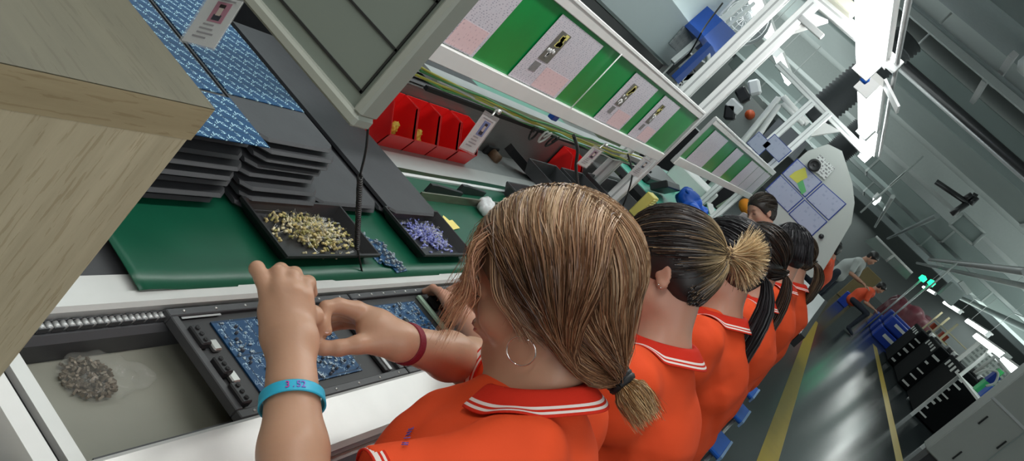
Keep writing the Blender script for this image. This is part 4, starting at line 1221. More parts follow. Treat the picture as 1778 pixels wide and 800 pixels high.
def bob_worker(O, A, label, pal, n, **kw):
    t, T, G, nb = worker(O, A, label, **kw); O = np.array(O, float)
    c = np.zeros((n, 5, 3)); HC_ = np.array((-.016, 0, .036)); HR_ = np.array((.110, .092, .100))
    for i in range(n):
        az = RNG.uniform(.9, 2 * PI - .9)
        for j, el in enumerate((80, 45, 10)):
            e = math.radians(el + 3 * RNG.normal()); c[i, j] = HC_ + HR_ * np.array((math.cos(e) * math.cos(az), math.cos(e) * math.sin(az), math.sin(e)))
        c[i, 3] = c[i, 2] + (-.004, 0, -.055); c[i, 4] = c[i, 3] + np.array((.004, -.3 * c[i, 3][1], -.035)) + RNG.normal(size=3) * .004
    ribbon_hair('hair', O + spline(c, 12) @ A.T, tone(n, 12, pal), .0022, t, M_hairb); scalp(O, A, t, pal[0], .008); return t
bob_worker((4.05, .225, 1.262), frame((-.02, .80, -.60), (.0, .62, .78)), 'fifth woman in orange polo with short black hair above her raised collar', blk, 3000, nb_off=(-.01, -.095, -.135))
tied_worker((4.85, .215, 1.235), frame((.02, .76, -.65), (.0, .68, .73)), 'last woman in orange polo, brown streaked hair tied low with black band', (-.110, 0, -.02), [(0, -.04, -.01), (.0, -.09, -.06), (-.01, -.12, -.15), (-.02, -.13, -.22)], [.012, .024, .030, .026, .014], [(.03, .02, .015), (.09, .055, .035), (.24, .16, .09)], [.5, .3, .2], 2500, 1000, res=.008)

# woman in pink on the far side, facing the line
M_pinkc = mat('pink cloth', (.80, .28, .42), .75, var=.1, bump=.1)
MATS['red knitted collar keep'] = M_collar
_c = M_collar; M_collar = mat('pink collar', (.82, .36, .48), .8)

O_p = at(1321, 368, x=6.0)
Fp = N((-CM[0] * .90 + CM[1] * .12 + CM[2] * -.40)); Up = N(-CM[1] * .98 - CM[0] * .05)
Ap = frame(Fp, Up)
pp, Tp, Gp, nbp = worker(O_p, Ap, 'woman in pink collar with dark tied hair looking down beyond the row', polo_m=M_pinkc, nb_off=(.03, -.09, -.060), res=.006, yaw=.5)
Hh = pulled_hair(2500, 12, O_p, Ap, np.array((-.115, 0, .02))); ribbon_hair('hair', Hh, tone(2500, 12, [(.022, .014, .011), (.05, .03, .02), (.09, .055, .035)], [.5, .35, .15]), .0026, pp, M_hairb)
scalp(O_p, Ap, pp, (.025, .016, .012), .008)
M_collar = _c
# ------------------------------------------------------------------ behind the slab stacks: return rail, steel shelf, red bins
rail('return_rail', 'long white rail behind the black slabs and below the red bins', [(.975, .790), (1.07, .790), (1.07, .70), (.975, .70)], 1.99, 5.2, M_white)
rail('guide_strip', 'thin bright metal strip on the near edge of the return rail', [(.955, .800), (.967, .800), (.967, .78), (.955, .78)], 1.99, 5.2, M_aluw)
sh = thing('steel_shelf', 'brushed steel shelf beam carrying the red bins along the back', 'shelf', (3.3, 1.2, .80))
MB().b2((2.02, 1.206, .79), (4.6, 1.212, .945)).build('front_plate', M_steel, sh)
MB().b2((2.02, 1.206, .9455), (4.6, 1.75, .950)).build('shelf_plate', M_steel, sh)
MB().b2((2.02, 1.0705, .788), (4.6, 1.205, .7895)).build('lower_plate', M_alug, sh)
tag(MB().b2((2.80, 1.215, .9505), (4.0, 1.62, .953)).build('shelf_mat', M_green2), 'pale green mat lying on the steel shelf behind the badge', 'mat')
def bin_(x0, x1, y0, y1, z0, z1, label, group='red stacking bins'):
    t = .003; mb = MB()
    # side profile: low open front (towards -y), high back
    prof = [(y0, z0), (y1, z0), (y1, z1), (y0 + (y1 - y0) * .42, z1), (y0 - .012, z0 + (z1 - z0) * .42)]
    for x in (x0, x1 - t): mb.prism([(x, *p) for p in prof], (t, 0, 0))
    mb.b2((x0, y0, z0), (x1, y1, z0 + t)); mb.b2((x0, y1 - t, z0), (x1, y1, z1))
    mb.prism([(x0, y0, z0), (x0, y0 + t, z0), (x0, y0 - .012 + t, z0 + (z1 - z0) * .42), (x0, y0 - .012, z0 + (z1 - z0) * .42)], (x1 - x0, 0, 0))
    for x in (x0 - .002, x1 - t): mb.prism([(x, y0 - .013, z0 + (z1 - z0) * .41), (x, y0 - .008, z0 + (z1 - z0) * .36), (x, y0 + (y1 - y0) * .44, z1 - .006), (x, y0 + (y1 - y0) * .42, z1 + .002)], (t + .002, 0, 0))
    o = mb.build('parts_bin', M_red); return tag(o, label, 'bin', group)
bins = [('red parts bin with a yellow packet, first from the hanging board', 2.06), ('red parts bin with a yellow packet, second from the hanging board', 2.205),
        ('empty red parts bin, third from the hanging board', 2.35), ('empty red parts bin at the end of the row, nearest the badge', 2.50)]
for lb, x in bins: bin_(x, x + .140, 1.090, 1.200, .7900, .915, lb)
bin_(3.62, 3.79, 1.090, 1.200, .7900, .930, 'lone red parts bin farther along the shelf behind the first head')
for i, (px, py) in enumerate(((682, 222), (722, 235), (720, 248))):
    c = at(px, py, y=1.13 if i < 2 else 1.12); S_ = SDF().ell(c, (.018, .012, .024)).ell(c + (.010, 0, -.02), (.014, .010, .014), None, .01)
    V, F = S_.mesh(.004, lambda P: .0035 * np.sin(P[:, 0] * 400) * np.sin(P[:, 2] * 330))
    tag(mesh_obj('yellow_packet', V, F, M_yel), ['crumpled yellow packet in the first red bin', 'crumpled yellow packet high in the second red bin', 'crumpled yellow packet low in the second red bin'][i], 'packet')
c = at(683, 242, y=1.105); tag(MB().lathe([(0, 0), (.014, 0), (.014, .008), (.008, .012), (0, .012)], c, (0, -.5, 1), 14).build('control_dial', M_blkp), 'small black dial under the yellow packet in the first bin', 'knob')
# black slabs on the shelf
for i in range(4):
    slab(2.03 + .02 * i, 2.74 - .01 * i, 1.215 + .012 * i, 1.70, .9515 + .0125 * i, .009, f'black carrier slab on the steel shelf, {["lowest", "second lowest", "third", "topmost"][i]} of that pile', 'black carrier slabs on the steel shelf')
tag(MB().b2((2.25, 1.45, .9995), (2.45, 1.56, 1.0005)).build('label_sheet', print_mat('white marks on black', (.04, .04, .04), (.7, .7, .7), .02, .01, .5, (0, 1))), 'strip of white chalk marks on the topmost shelf slab', 'sheet')
# rollers and brackets under the shelf
for i, (px, py) in enumerate(((850, 262), (945, 300))):
    c = at(px, py, y=1.20); g_ = thing('roller_bracket', ['steel bracket with brown roller below the first badge', 'steel bracket with open profile end below the lone red bin'][i], 'bracket', c)
    MB().box(c + (0, -.004, 0), (.10, .012, .05), None, bev=.003).build('bracket_plate', M_dark, g_)
    MB().lathe([(0, 0), (.022, 0), (.022, .04), (.012, .044), (0, .044)], c + (0, -.012, 0), (0, -1, 0), 16).build('roller', mat('brown roller', (.16, .09, .05), .5), g_)
a = at(885, 258, y=1.17); b_ = at(932, 312, y=1.08)
tag(MB().bar(a, b_, .035, .035).build('black_profile', M_blkp), 'short black profile arm slanting under the steel shelf', 'profile')
# items on the bench near the return rail
def wedge(x0, x1, y0, y1, z0, h, label):
    o = MB().prism([(x0, y0, z0), (x1, y0, z0), (x1, y0, z0 + h * .55), (x0 + .04, y0, z0 + h), (x0, y0, z0 + h)], (0, y1 - y0, 0)).build('black_guard', M_blkp); return tag(o, label, 'guard plate')
wedge(2.10, 2.32, .895, .905, .795, .030, 'black angled guard plate standing behind the bench mat, nearer one')
wedge(2.33, 2.52, .915, .925, .795, .030, 'black angled guard plate standing behind the bench mat, farther one')
tag(MB().b2((2.0, .860, .7955), (3.2, .8645, .822)).build('steel_strip', mat('tarnished steel strip', (.30, .29, .22), .3, .8, var=.3, stretch=(1, 8, 8))), 'tarnished steel strip edging the back of the green mat', 'strip')
c = at(845, 362, z=.815)
S_ = SDF().ell(c, (.035, .028, .022)).ell(c + (.02, .02, .005), (.025, .02, .02))
V, F = S_.mesh(.005, lambda P: .004 * np.sin(P[:, 0] * 210) * np.sin(P[:, 1] * 190))
tag(mesh_obj('plastic_bag', V, F, mat('milky plastic film', (.75, .77, .78), .25, alpha=.85, bump=.4, bscale=60)), 'crumpled milky plastic bag on the bench by the brown hair', 'bag')
def box_open(px, py, z, sx, sy, h, label, m=M_blkp, rot=0, name='parts_box', cat='box', group='black open boxes on the bench'):
    c = at(px, py, z=z); o = open_tray(-sx / 2, sx / 2, -sy / 2, sy / 2, 0, h, label, name, group, flare=.010, m=m, cat=cat)
    o.location = (c[0], c[1], z); o.rotation_euler = (0, 0, rot); WL[o.name] = Vector(c); return o
for (x0, x1, y0, y1, z_, h, lb) in ((2.72, 2.92, .875, .955, .797, .045, 'small black open box beside the plastic bag'), (3.02, 3.32, .90, 1.06, .840, .055, 'black open box behind the first head, below the lone red bin'),
                              (3.40, 3.68, .89, 1.06, .840, .055, 'black open box next along the bench behind the first head'), (3.78, 4.28, .79, 1.07, .840, .060, 'large black tray on the riser behind the first head')):
    open_tray(x0, x1, y0, y1, z_ + .001, h, lb, 'parts_box', 'black open boxes on the bench', flare=.014, cat='box', m=mat('worn black box', (.05, .052, .056), .4, var=.3))
tag(MB().b2((2.98, .76, .7975), (4.30, .954, .839)).build('bench_riser', M_jig), 'low dark riser under the black boxes behind the first head', 'riser')
c = at(1118, 356, y=.86); yb = thing('yellow_box', 'yellow slotted box standing behind the second head', 'box', c)
MB().box(c, (.10, .05, .14), None, bev=.004).build('shell', mat('yellow box plastic', (.55, .48, .12), .5), yb)
for i in range(9):
    for j in range(2): MB().box(c + (-.022 + .045 * j, -.0265, -.056 + .014 * i), (.032, .004, .006)).build('slot', mat('pale yellow slot', (.85, .82, .35), .5), yb)
# second station behind heads: green mat, monitor-like black tray, blue box
tag(MB().b2((4.0, .64, .78), (5.3, 0.94, .797)).build('far_bench_mat', mat('teal mat', (.06, .42, .30), .4)), 'teal green mat on the bench behind the second and third heads', 'mat')
tag(MB().b2((2.96, .633, .70), (5.3, 0.96, .779)).build('far_bench_board', M_jig), 'dark bench continuing behind the heads', 'bench')
def blob_box(px, py, y, size, m, label, name, cat, rot=None, bev=.006):
    c = at(px, py, y=y); o = MB().box(c, size, rot, bev=bev).build(name, m); return tag(o, label, cat)
c = at(1198, 356, x=5.75); c[2] = max(c[2], .90)
S_ = SDF(); S_.cone(c + (-.10, -.07, -.01), c + (.12, .09, .01), .055, .05, .05); S_.cone(c + (-.02, .07, .03), c + (.10, -.06, .0), .04, .05, .04)
V, F = S_.mesh(.010, wrinkle(9, .016, 1.6)); tag(mesh_obj('blue_bag', V, F, M_blue), 'bright blue plastic bag heaped above the second head', 'bag')
blob_box(1155, 325, 1.15, (.40, .05, .12), M_blkp, 'black sloping tray lying on the teal mat', 'black_tray', 'tray', rotm((1, 0, 0), .6))
blob_box(1238, 375, 1.05, (.30, .24, .012), M_white, 'white sheet of card on the far bench left of the pink-collared woman', 'card_sheet', 'card', rotm((1, 0, 0), .5))
blob_box(1262, 352, 1.25, (.35, .02, .20), mat('pale green hanging cloth', (.30, .38, .28), .7), 'pale grey green panel behind the blue bag', 'backing_panel', 'panel', rotm((1, 0, 0), .2))
blob_box(1060, 268, 1.30, (.40, .02, .12), M_white, 'white angled board behind the third badge', 'white_board', 'board', rotm((1, 0, 0), .5))
blob_box(1040, 300, 1.18, (.34, .15, .08), mat('brown grey box', (.10, .10, .10), .5), 'dark grey box on the shelf behind the third badge', 'grey_box', 'box')

sb = thing('side_bench', 'side bench with teal top beyond the aluminium posts', 'bench', (6.2, 1.3, 0))
MB().b2((5.32, 1.00, .80), (8.3, 1.62, .838)).build('bench_board', M_jig, sb); MB().b2((5.34, 1.02, .8385), (8.28, 1.6, .842)).build('teal_top', MATS['teal mat'], sb)
for x in (5.4, 8.2):
    for y_ in (1.05, 1.55): MB().b2((x - .03, y_ - .03, 0), (x + .03, y_ + .03, .80)).build('leg', M_alug, sb)
tag(MB().b2((5.6, 1.25, .843), (6.6, 1.5, .90), bev=.01).build('black_tray', M_blkp), 'long black tray on the teal topped side bench', 'tray')
tag(MB().b2((7.0, 1.15, .843), (7.6, 1.5, 1.0), bev=.01).build('white_box', M_white), 'white box at the far end of the teal side bench', 'box')
tag(MB().b2((4.55, 1.75, .001), (6.9, 1.78, 1.18)).build('olive_panel', mat('olive panel', (.22, .27, .17), .6, var=.2)), 'olive green panel standing behind the side bench', 'panel')
# ------------------------------------------------------------------ cable duct with wires above the shelf
def line_pts(p, q, y, n=14, sag=.0, amp=.004, seed=0):
    a = at(*p, y=y); b = at(*q, y=y); r = random.Random(seed)
    return [a + (b - a) * t + np.array((0, r.uniform(-amp, amp), -sag * math.sin(PI * t) + r.uniform(-amp, amp))) for t in np.linspace(0, 1, n)]
a = at(740, 125, y=1.08); b_ = at(1130, 285, y=1.08)
tag(MB().bar(a, b_, .05, .022).build('cable_duct', M_alug), 'white slotted cable duct running behind the document frame', 'cable duct')
tag(MB().bar(a + (0, -.03, -.03), b_ + (0, -.03, -.03), .012, .012).build('duct_edge', M_dark), 'dark strip under the white cable duct', 'strip')
M_wy = mat('yellow green wire', (.55, .52, .08), .5); M_wg = mat('green wire', (.10, .35, .12), .5); M_ww = mat('white wire', (.7, .7, .68), .5)
wires = [((690, 95), (1115, 275), M_wy, 'yellow green wire drooping above the duct', .035), ((715, 128), (1090, 278), M_wy, 'yellow wire lying along the duct edge', .0), ((725, 134), (1100, 284), M_wg, 'green wire lying along the duct', .008),
         ((760, 140), (1105, 290), M_ww, 'white wire lying along the duct', .012), ((730, 120), (1090, 262), MATS['green wire'], 'second green wire above the duct', .02)]
for i, (p, q, m, lb, sag) in enumerate(wires):
    tag(MB().tube(line_pts(p, q, 1.03, 16, sag, .004, i), .0035, 6).build('wire', m), lb, 'wire')
r = random.Random(5)
for i, (px, py) in enumerate(((925, 232), (945, 238), (958, 246))):
    c = at(px, py, y=1.02); mb = MB()
    ph = r.random() * 6; mb.tube([c + np.array((.03 * math.cos(t + ph), 0, .025 * math.sin(t * 1.3))) for t in np.linspace(0, 7, 30)], .004, 6)
    tag(mb.build('wire_coil', [M_cable, M_ww, M_cable][i]), ['black knot of wire on the duct, nearest the badge', 'white loop of wire tangled on the duct', 'black knot of wire at the far end of the tangle'][i], 'wire')
tag(MB().box(at(963, 201, y=.97), (.05, .02, .03), None, bev=.003).build('blue_connector', M_blue), 'small blue connector under the document frame rail', 'connector')

# ------------------------------------------------------------------ document frames
def sheet(t, x0, x1, z0, z1, y, paper, label, pink=True, photo=True, name='document'):
    d = thing(name, label, 'document', ((x0 + x1) / 2, y, z0), 'work instruction sheets in the frames')
    MB().b2((x0, y, z0), (x1, y + .001, z1)).build('paper', paper, d)
    w = x1 - x0; h = z1 - z0
    if photo:
        ph = MB().b2((x0 + w * .18, y - .0012, z0 + h * .38), (x0 + w * .38, y - .0006, z0 + h * .84)).build('photo', mat('photo grey brown', (.14, .14, .12), .5, var=.4, vscale=90), d)
        r = random.Random(int(x0 * 100)); mb = MB()
        S2 = [(x0 + w * (.20 + .03 * k % .15), z0 + h * (.42 + .1 * k)) for k in range(2)]
        for k in range(7):
            cx = x0 + w * r.uniform(.21, .35); cz = z0 + h * r.uniform(.42, .60); mb.lathe([(0, .0008), (h * .030, .0008), (h * .030, 0)], (cx, y - .0013, cz), (0, -1, 0), 10)
        mb.build('printed_spot', M_wpl, ph, kind='stuff')
        mb = MB()
        for k in range(9):
            cx = x0 + w * r.uniform(.23, .34); cz = z0 + h * r.uniform(.62, .80); mb.box((cx, y - .0016, cz), (w * .06, .0006, h * .07))
        mb.build('printed_part', mat('printed yellow', (.78, .72, .22), .5), ph, kind='stuff')
        MB().b2((x0 + w * .18, y - .0012, z0 + h * .20), (x0 + w * .30, y - .0006, z0 + h * .34)).build('photo', mat('photo grey', (.22, .22, .22), .5, var=.3, vscale=120), d)
        if pink: MB().b2((x0 + w * .42, y - .0010, z0 + h * .02), (x0 + w * .94, y - .0004, z0 + h * .34)).build('pink_note', print_mat('pink note print', (.80, .60, .62), (.62, .44, .48), .009, .010, .56), d)
        else: MB().b2((x0 + w * .42, y - .0010, z0 + h * .34), (x0 + w * .94, y - .0004, z0 + h * .36)).build('rule', M_alug, d)
    return d
PR1 = print_mat('document print', (.66, .64, .70), (.36, .36, .44), .0052, .009, .54)
PR2 = print_mat('document print large', (.66, .64, .70), (.38, .38, .46), .0075, .013, .54)
def doc_frame(x0, x1, z0, z1, y, label, docs, stay=None):
    t = thing('document_rack', label, 'frame', ((x0 + x1) / 2, y, z0 - .025), 'long framed boards above the line')
    mb = MB().b2((x0, y - .010, z0 - .044), (x1, y + .016, z0), bev=.002).build('frame_rail', M_white, t)
    MB().b2((x0, y - .006, z1), (x1, y + .012, z1 + .040), bev=.002).build('frame_rail', M_white, t)
    for x in (x0 - .012, x1): MB().b2((x, y - .005, z0 - .036), (x + .012, y + .012, z1 + .034)).build('frame_end', M_alug, t)
    MB().b2((x0, y + .004, z0), (x1, y + .008, z1)).build('green_backing', M_greenf, t)
    if stay: MB().tube([(stay, y - .008, z0 - .01), (stay, y - .008, z1 + .005)], .0022, 6).build('stay_rod', M_wpl, t)
    MB().b2((x0, y - .0085, z1 + .030), (x1, y - .0065, z1 + .033)).build('bright_edge', M_wpl, t)
    for k, (a, b, kw) in enumerate(docs): sheet(t, a, b, z0 + .002, z1 - .012, y - .0005, **kw)
    return t
doc_frame(1.30, 3.85, 1.205, 1.425, .9, 'nearest long white framed board of green backing and instruction sheets', [
    (1.33, 1.43, dict(paper=PR1, label='printed sheet at the near end of the frame, mostly behind the hanging board', photo=False)),
    (1.52, 1.775, dict(paper=PR1, label='pinkish printed instruction sheet next to the hanging board')),
    (1.992, 2.352, dict(paper=PR1, label='large printed instruction sheet with yellow and grey photograph, slightly curled')),
    (2.743, 3.069, dict(paper=PR2, label='printed instruction sheet right after the green gap with the thin rod')),
    (3.192, 3.483, dict(paper=PR2, label='printed instruction sheet nearest the post in the first frame'))], 2.49)
# scuffed marks on the backing
doc_frame(4.13, 7.15, 1.225, 1.445, .9, 'second long framed board beyond the aluminium posts', [
    (4.30, 4.75, dict(paper=PR2, label='printed sheet nearest the post in the second frame', photo=False)),
    (5.10, 5.42, dict(paper=PR2, label='narrow printed sheet between two green strips in the second frame', photo=False)),
    (5.85, 6.25, dict(paper=PR2, label='printed sheet after the last green strip in the second frame', photo=False)),
    (6.27, 6.68, dict(paper=PR1, label='pale ruled sheet next to last in the second frame', photo=False)),
    (6.70, 7.10, dict(paper=PR1, label='pale ruled sheet at the far end of the second frame', photo=False))])

# ------------------------------------------------------------------ ID badges
def badge(c4, label, clip, photo_m, text=True):
    """c4: four world corners bottom-left, bottom-right, top-right, top-left seen from the camera"""
    bl, br, tr, tl = [np.array(p) for p in c4]; o0 = (bl + br + tr + tl) / 4
    t = thing('id_badge', label, 'badge', o0, 'name badges in clear holders')
    ux = (br - bl); uz = (tl - bl); nn_ = N(np.cross(ux, uz)); 
    if nn_ @ (CAM - o0) < 0: nn_ = -nn_
    def q(u, v, d=0): return bl + ux * u + uz * v + nn_ * d
    def pat(u0, u1, v0, v1, d, m, nm, par=t, th=.0006):
        mb = MB(); P_ = [q(u0, v0, d), q(u1, v0, d), q(u1, v1, d), q(u0, v1, d)]; mb.prism(P_, nn_ * th); return mb.build(nm, m, par)
    pat(0, 1, 0, 1, 0, M_wpl, 'card'); 
    pat(-.05, 1.05, -.04, 1.12, .0012, mat('clear badge holder', (.85, .87, .87), .15, alpha=.22, spec=.8), 'holder', th=.0004)
    ph = pat(.34, .78, .48, .90, .0007, photo_m, 'photo'); 
    pat(.44, .68, .52, .64, .0014, mat('badge clothing', (.05, .05, .07), .6), 'portrait_shoulders', ph, .0002)
    pat(.49, .63, .62, .80, .0015, mat('badge face', (.62, .52, .46), .6), 'portrait_face', ph, .0002)
    pat(.47, .65, .78, .85, .0016, mat('badge hair', (.03, .02, .02), .6), 'portrait_hair', ph, .0002)
    for k, (a, b, v) in enumerate(((.30, .62, .40), (.26, .66, .31), (.26, .74, .22), (.2, .6, .13))): pat(a, b, v, v + .035, .0007, mat('badge print', (.30, .28, .30), .6), 'text_line')
    pat(.15, .85, .93, .96, .0007, mat('badge print', (.30, .28, .30), .6), 'text_line')
    if clip is not None:
        cl = np.array(clip); mb = MB(); mb.tube([q(.5, 1.08, .002), cl], .0022, 6); mb.lathe([(0, 0), (.006, 0), (.006, .012), (0, .012)], cl, nn_, 10)
        mb.build('clip', M_scr, t)
    return t
M_bp1 = mat('badge photo red', (.45, .07, .17), .5); M_bp2 = mat('badge photo blue', (.05, .14, .48), .5); M_bp3 = mat('badge photo blue red', (.30, .16, .28), .5)
yb_ = .80
badge([at(316, 70, x=.92), at(372, 85, x=.92), at(424, 4, x=.94), at(366, -10, x=.94)], 'clear badge holder with red portrait hanging over the blue panels', at(412, -14, x=.94), M_bp1)
badge([at(798, 255, y=.72), at(822, 266, y=.72), at(864, 210, y=.72), at(838, 198, y=.72)], 'badge with blue portrait and red stamp hanging beside the red bins', at(862, 190, y=.74), M_bp2)
badge([at(1002, 283, y=.80), at(1018, 291, y=.80), at(1046, 262, y=.80), at(1030, 254, y=.80)], 'badge with small portrait hanging under the far sheets', at(1050, 250, y=.82), M_bp3)
badge([at(1092, 300, y=.84), at(1108, 308, y=.84), at(1134, 280, y=.84), at(1118, 272, y=.84)], 'faint badge holder hanging against the aluminium posts', None, mat('badge photo pale', (.45, .50, .55), .5))
# dropping cables
def cable(name, pts, r, label, m=M_cable, cat='cable'): return tag(MB().tube(pts, r, 6).build(name, m), label, cat)
cl_ = []
top = at(640, 205, y=.64); m1 = at(625, 305, y=.64); m2 = at(618, 372, y=.66); m3 = at(620, 430, y=.64); m4 = at(636, 500, y=.60); m5 = at(642, 520, y=.565)
P_ = [top, top * .5 + m1 * .5 + (.006, 0, 0), m1]
coil = [m1 + (m3 - m1) * t + .0055 * (math.cos(t * 2 * PI * 34) * np.array((.8, -.3, 0)) + math.sin(t * 2 * PI * 34) * np.array((.2, .5, .6))) for t in np.linspace(0, 1, 700)]
cord = thing('coil_cord', 'black coiled cord hanging from the grey board to the pallets', 'cord', m4)
MB().tube(list(spline(np.array([P_]), 10)[0]), .0022, 6).build('straight_lead', M_cable, cord)
MB().tube(coil, .0022, 5, caps=False).build('coil', M_cable, cord)
MB().tube(list(spline(np.array([[m3, at(630, 478, y=.61), m4, m5]]), 14)[0]), .0022, 6).build('straight_lead', M_cable, cord)
cable('thin_lead', list(spline(np.array([[at(996, 235, y=.86), at(1003, 260, y=.86), at(1000, 290, y=.86), at(1004, 325, y=.86)]]), 12)[0]), .006, 'black torque driver lead hanging by the lone red bin')
cable('thin_lead', list(spline(np.array([[at(1090, 268, y=.86), at(1098, 300, y=.86), at(1090, 335, y=.86), at(1076, 370, y=.86)]]), 12)[0]), .004, 'thin black lead curving down in front of the posts')

# ------------------------------------------------------------------ posts, cross beams
def profile(t, a, b, w, up=(1, 0, 0), name='profile'):
    o = MB().bar(a, b, w, w, up=up, bev=.003).build(name, M_aluw, t)
    a = np.array(a, float); b = np.array(b, float); x = N(b - a); u = N(np.cross(up, x)); v = np.cross(x, u)
    mb = MB()
    for s1, s2 in ((u, v), (-u, v), (v, u), (-v, u)): mb.bar(a + s1 * (w / 2) + x * .01, b + s1 * (w / 2) - x * .01, w * .16 if abs(s1 @ u) < .5 else .0016, .0016 if abs(s1 @ u) < .5 else w * .16, up=up)
    mb.build('slot', M_alug, o)
    return o
def station(pb, pt, label, dy=.13, low=.0):
    """pair of leaning-forward aluminium posts with a cantilever beam"""
    t = thing('aluminium_post', label, 'post', pb * (1, 1, 0), 'aluminium profile posts of the line')
    for k, (ox, oy) in enumerate(((0, 0), (.03, dy))):
        profile(t, pb + (ox, oy, 0), pt + (ox, oy, -.02 * k), .055)
    return t
pb = at(1062, 345, y=.93); pt = at(1415, 5, y=.93); base = pb + (pb - pt) * ((pb[2] - .02) / (pt[2] - pb[2]))
st1 = station(base, pt, 'pair of white aluminium posts after the first document frame')
pb2 = at(1305, 318, y=.93); pt2 = at(1440, 197, y=.93); base2 = pb2 + (pb2 - pt2) * ((pb2[2] - .02) / (pt2[2] - pb2[2]))
st2 = station(base2, pt2, 'pair of white aluminium posts farther down after the second frame', .16)
bm = thing('cross_beam', 'white aluminium cantilever beam from the near posts over the lights', 'beam', pt)
profile(bm, pt + (.04, .20, .02), at(1560, 118, x=pt[0] + .15), .06, (0, 0, 1)); 
MB().prism([pt + (-.02, .0, -.05), pt + (-.02, -.10, -.02), pt + (-.02, -.02, -.16)], (.06, 0, 0)).build('gusset', M_white, bm)
MB().box(at(1408, 47, x=pt[0] - .03), (.02, .14, .03), None, bev=.004).build('bolt_plate', M_alug, bm)
MB().box(pt + (0, -.06, .075), (.10, .20, .05), None, bev=.006).build('cream_bracket', mat('cream bracket', (.72, .70, .58), .5), bm)
bm2 = thing('cross_beam', 'white aluminium cantilever beam from the farther posts over the lights', 'beam', pt2)
profile(bm2, at(1350, 110, x=pt2[0] + .05), at(1500, 262, x=pt2[0] + .1), .06, (0, 0, 1))
MB().prism([pt2 + (-.02, .0, -.08), pt2 + (-.02, -.16, -.04), pt2 + (-.02, -.03, -.22)], (.06, 0, 0)).build('gusset', M_white, bm2)

# ------------------------------------------------------------------ lights
M_tube = mat('lit tube', (.95, 1, 1), .5, emit=14.0); M_tubef = mat('far lit tube', (.95, 1, .97), .5, emit=9.0)
def lamp(x0, x1, y, z, label, r=.030, m=None, rods=False, group='tube lamps over the lines', d=(0, 0)):
    t = thing('tube_lamp', label, 'lamp', ((x0 + x1) / 2, y, z), group)
    MB().tube([(x0 + .03, y, z), (x1 - .03, y, z)], r, 12).build('tube', m or M_tube, t)
    MB().b2((x0, y - r * 1.2 - .01, z + r + .002), (x1, y + r * 1.2 - .01, z + r + .035)).build('housing', M_white, t)
    for x in (x0, x1 - .03): MB().b2((x, y - r, z - r), (x + .03, y + r, z + r + .002)).build('end_cap', M_wpl, t)
    if rods:
        for x in (x0 + .2, x1 - .2): MB().tube([(x, y, z + r + .035), (x, y, 3.88)], .005, 6).build('hanging_rod', M_alug, t)
    return t
lamp(2.75, 4.30, .60, 2.115, 'bright tube lamp at the top of the line, nearest of its row', .045)
lamp(4.78, 6.60, .60, 2.12, 'bright tube lamp second of the row above the line', .045)
lamp(6.72, 8.40, .60, 2.13, 'bright tube lamp third and last clear one of the row above the line', .045)
lamp(8.3, 10.2, 2.5, 2.53, 'tube lamp over the neighbouring line behind the posts, nearer one', .05, rods=True)
lamp(11.2, 13.2, 2.5, 2.53, 'tube lamp over the neighbouring line behind the posts, farther one', .045, rods=True)
lamp(24., 26.5, .75, 2.75, 'short distant tube lamp beyond the big document board', .07)
lb = thing('lamp_bracket', 'white angled end bracket beside the lamp joint', 'bracket', (4.55, .48, 2.12))
MB().box((4.55, .45, 2.13), (.22, .15, .012), rotm((1, 0, 0), .35)).build('bracket_plate', M_wpl, lb)
tag(MB().tube([(3.0, .50, 2.19), (8.2, .50, 2.20)], .012, 8).build('power_conduit', M_alug), 'thin grey conduit running beside the tube lamps', 'conduit')
tag(MB().lathe([(0, 0), (.018, 0), (.022, .025), (.012, .04), (0, .04)], (4.55, .60, 2.09), (0, 0, 1), 12).build('lamp_connector', M_blue), 'small blue connector between first and second tube lamp', 'connector')

# ------------------------------------------------------------------ room
def struct(mb, name, m):
    o = mb.build(name, m); o['kind'] = 'structure'; return o
def floor_nodes(nt, bs, nn, ln):
    tc = nn('ShaderNodeTexCoord'); n = nn('ShaderNodeTexNoise'); n.inputs['Scale'].default_value = .35; n.inputs['Detail'].default_value = 4
    ln(tc.outputs['Object'], n.inputs['Vector']); cr = nn('ShaderNodeValToRGB'); cr.color_ramp.elements[0].color = (.022, .028, .030, 1); cr.color_ramp.elements[1].color = (.042, .050, .052, 1)
    ln(n.outputs['Fac'], cr.inputs[0]); ln(cr.outputs[0], bs.inputs['Base Color'])
    r = nn('ShaderNodeMapRange'); r.inputs[3].default_value = .10; r.inputs[4].default_value = .20; ln(n.outputs['Fac'], r.inputs[0]); ln(r.outputs[0], bs.inputs['Roughness']); bs.inputs['Specular IOR Level'].default_value = .22
M_floor = node_mat('grey epoxy floor', floor_nodes)
M_ceil = mat('grey ceiling', (.34, .37, .36), .8, var=.10, vscale=.6)
M_wall = mat('grey wall', (.33, .36, .35), .8, var=.08, vscale=.5)
struct(MB().b2((-3, -12, -.05), (62, 9, 0)), 'floor', M_floor)
struct(MB().b2((-3, -12, 3.9), (62, 9, 4.0)), 'ceiling', M_ceil)
struct(MB().b2((62, -12, 0), (62.2, 9, 3.9)), 'wall_far', M_wall)
struct(MB().b2((-3, 9, 0), (62, 9.2, 3.9)), 'wall_left', M_wall)
struct(MB().b2((-3, -12.2, 0), (62, -12, 3.9)), 'wall_right', M_wall)
M_yl = mat('yellow floor paint', (.42, .29, .012), .35, var=.12, vscale=6)
def aisle(p0, p1, w, nm):
    a = at(*p0, z=0); b = at(*p1, z=0); d = N(b - a); a = a - d * 5; s = np.array((-d[1], d[0], 0)) * w / 2
    struct(MB().prism([a - s, a + s, b + s, b - s], (0, 0, .001)), nm, M_yl)
aisle((1335, 795), (1415, 555), .16, 'trim_1'); aisle((1560, 790), (1519, 600), .15, 'trim_2')

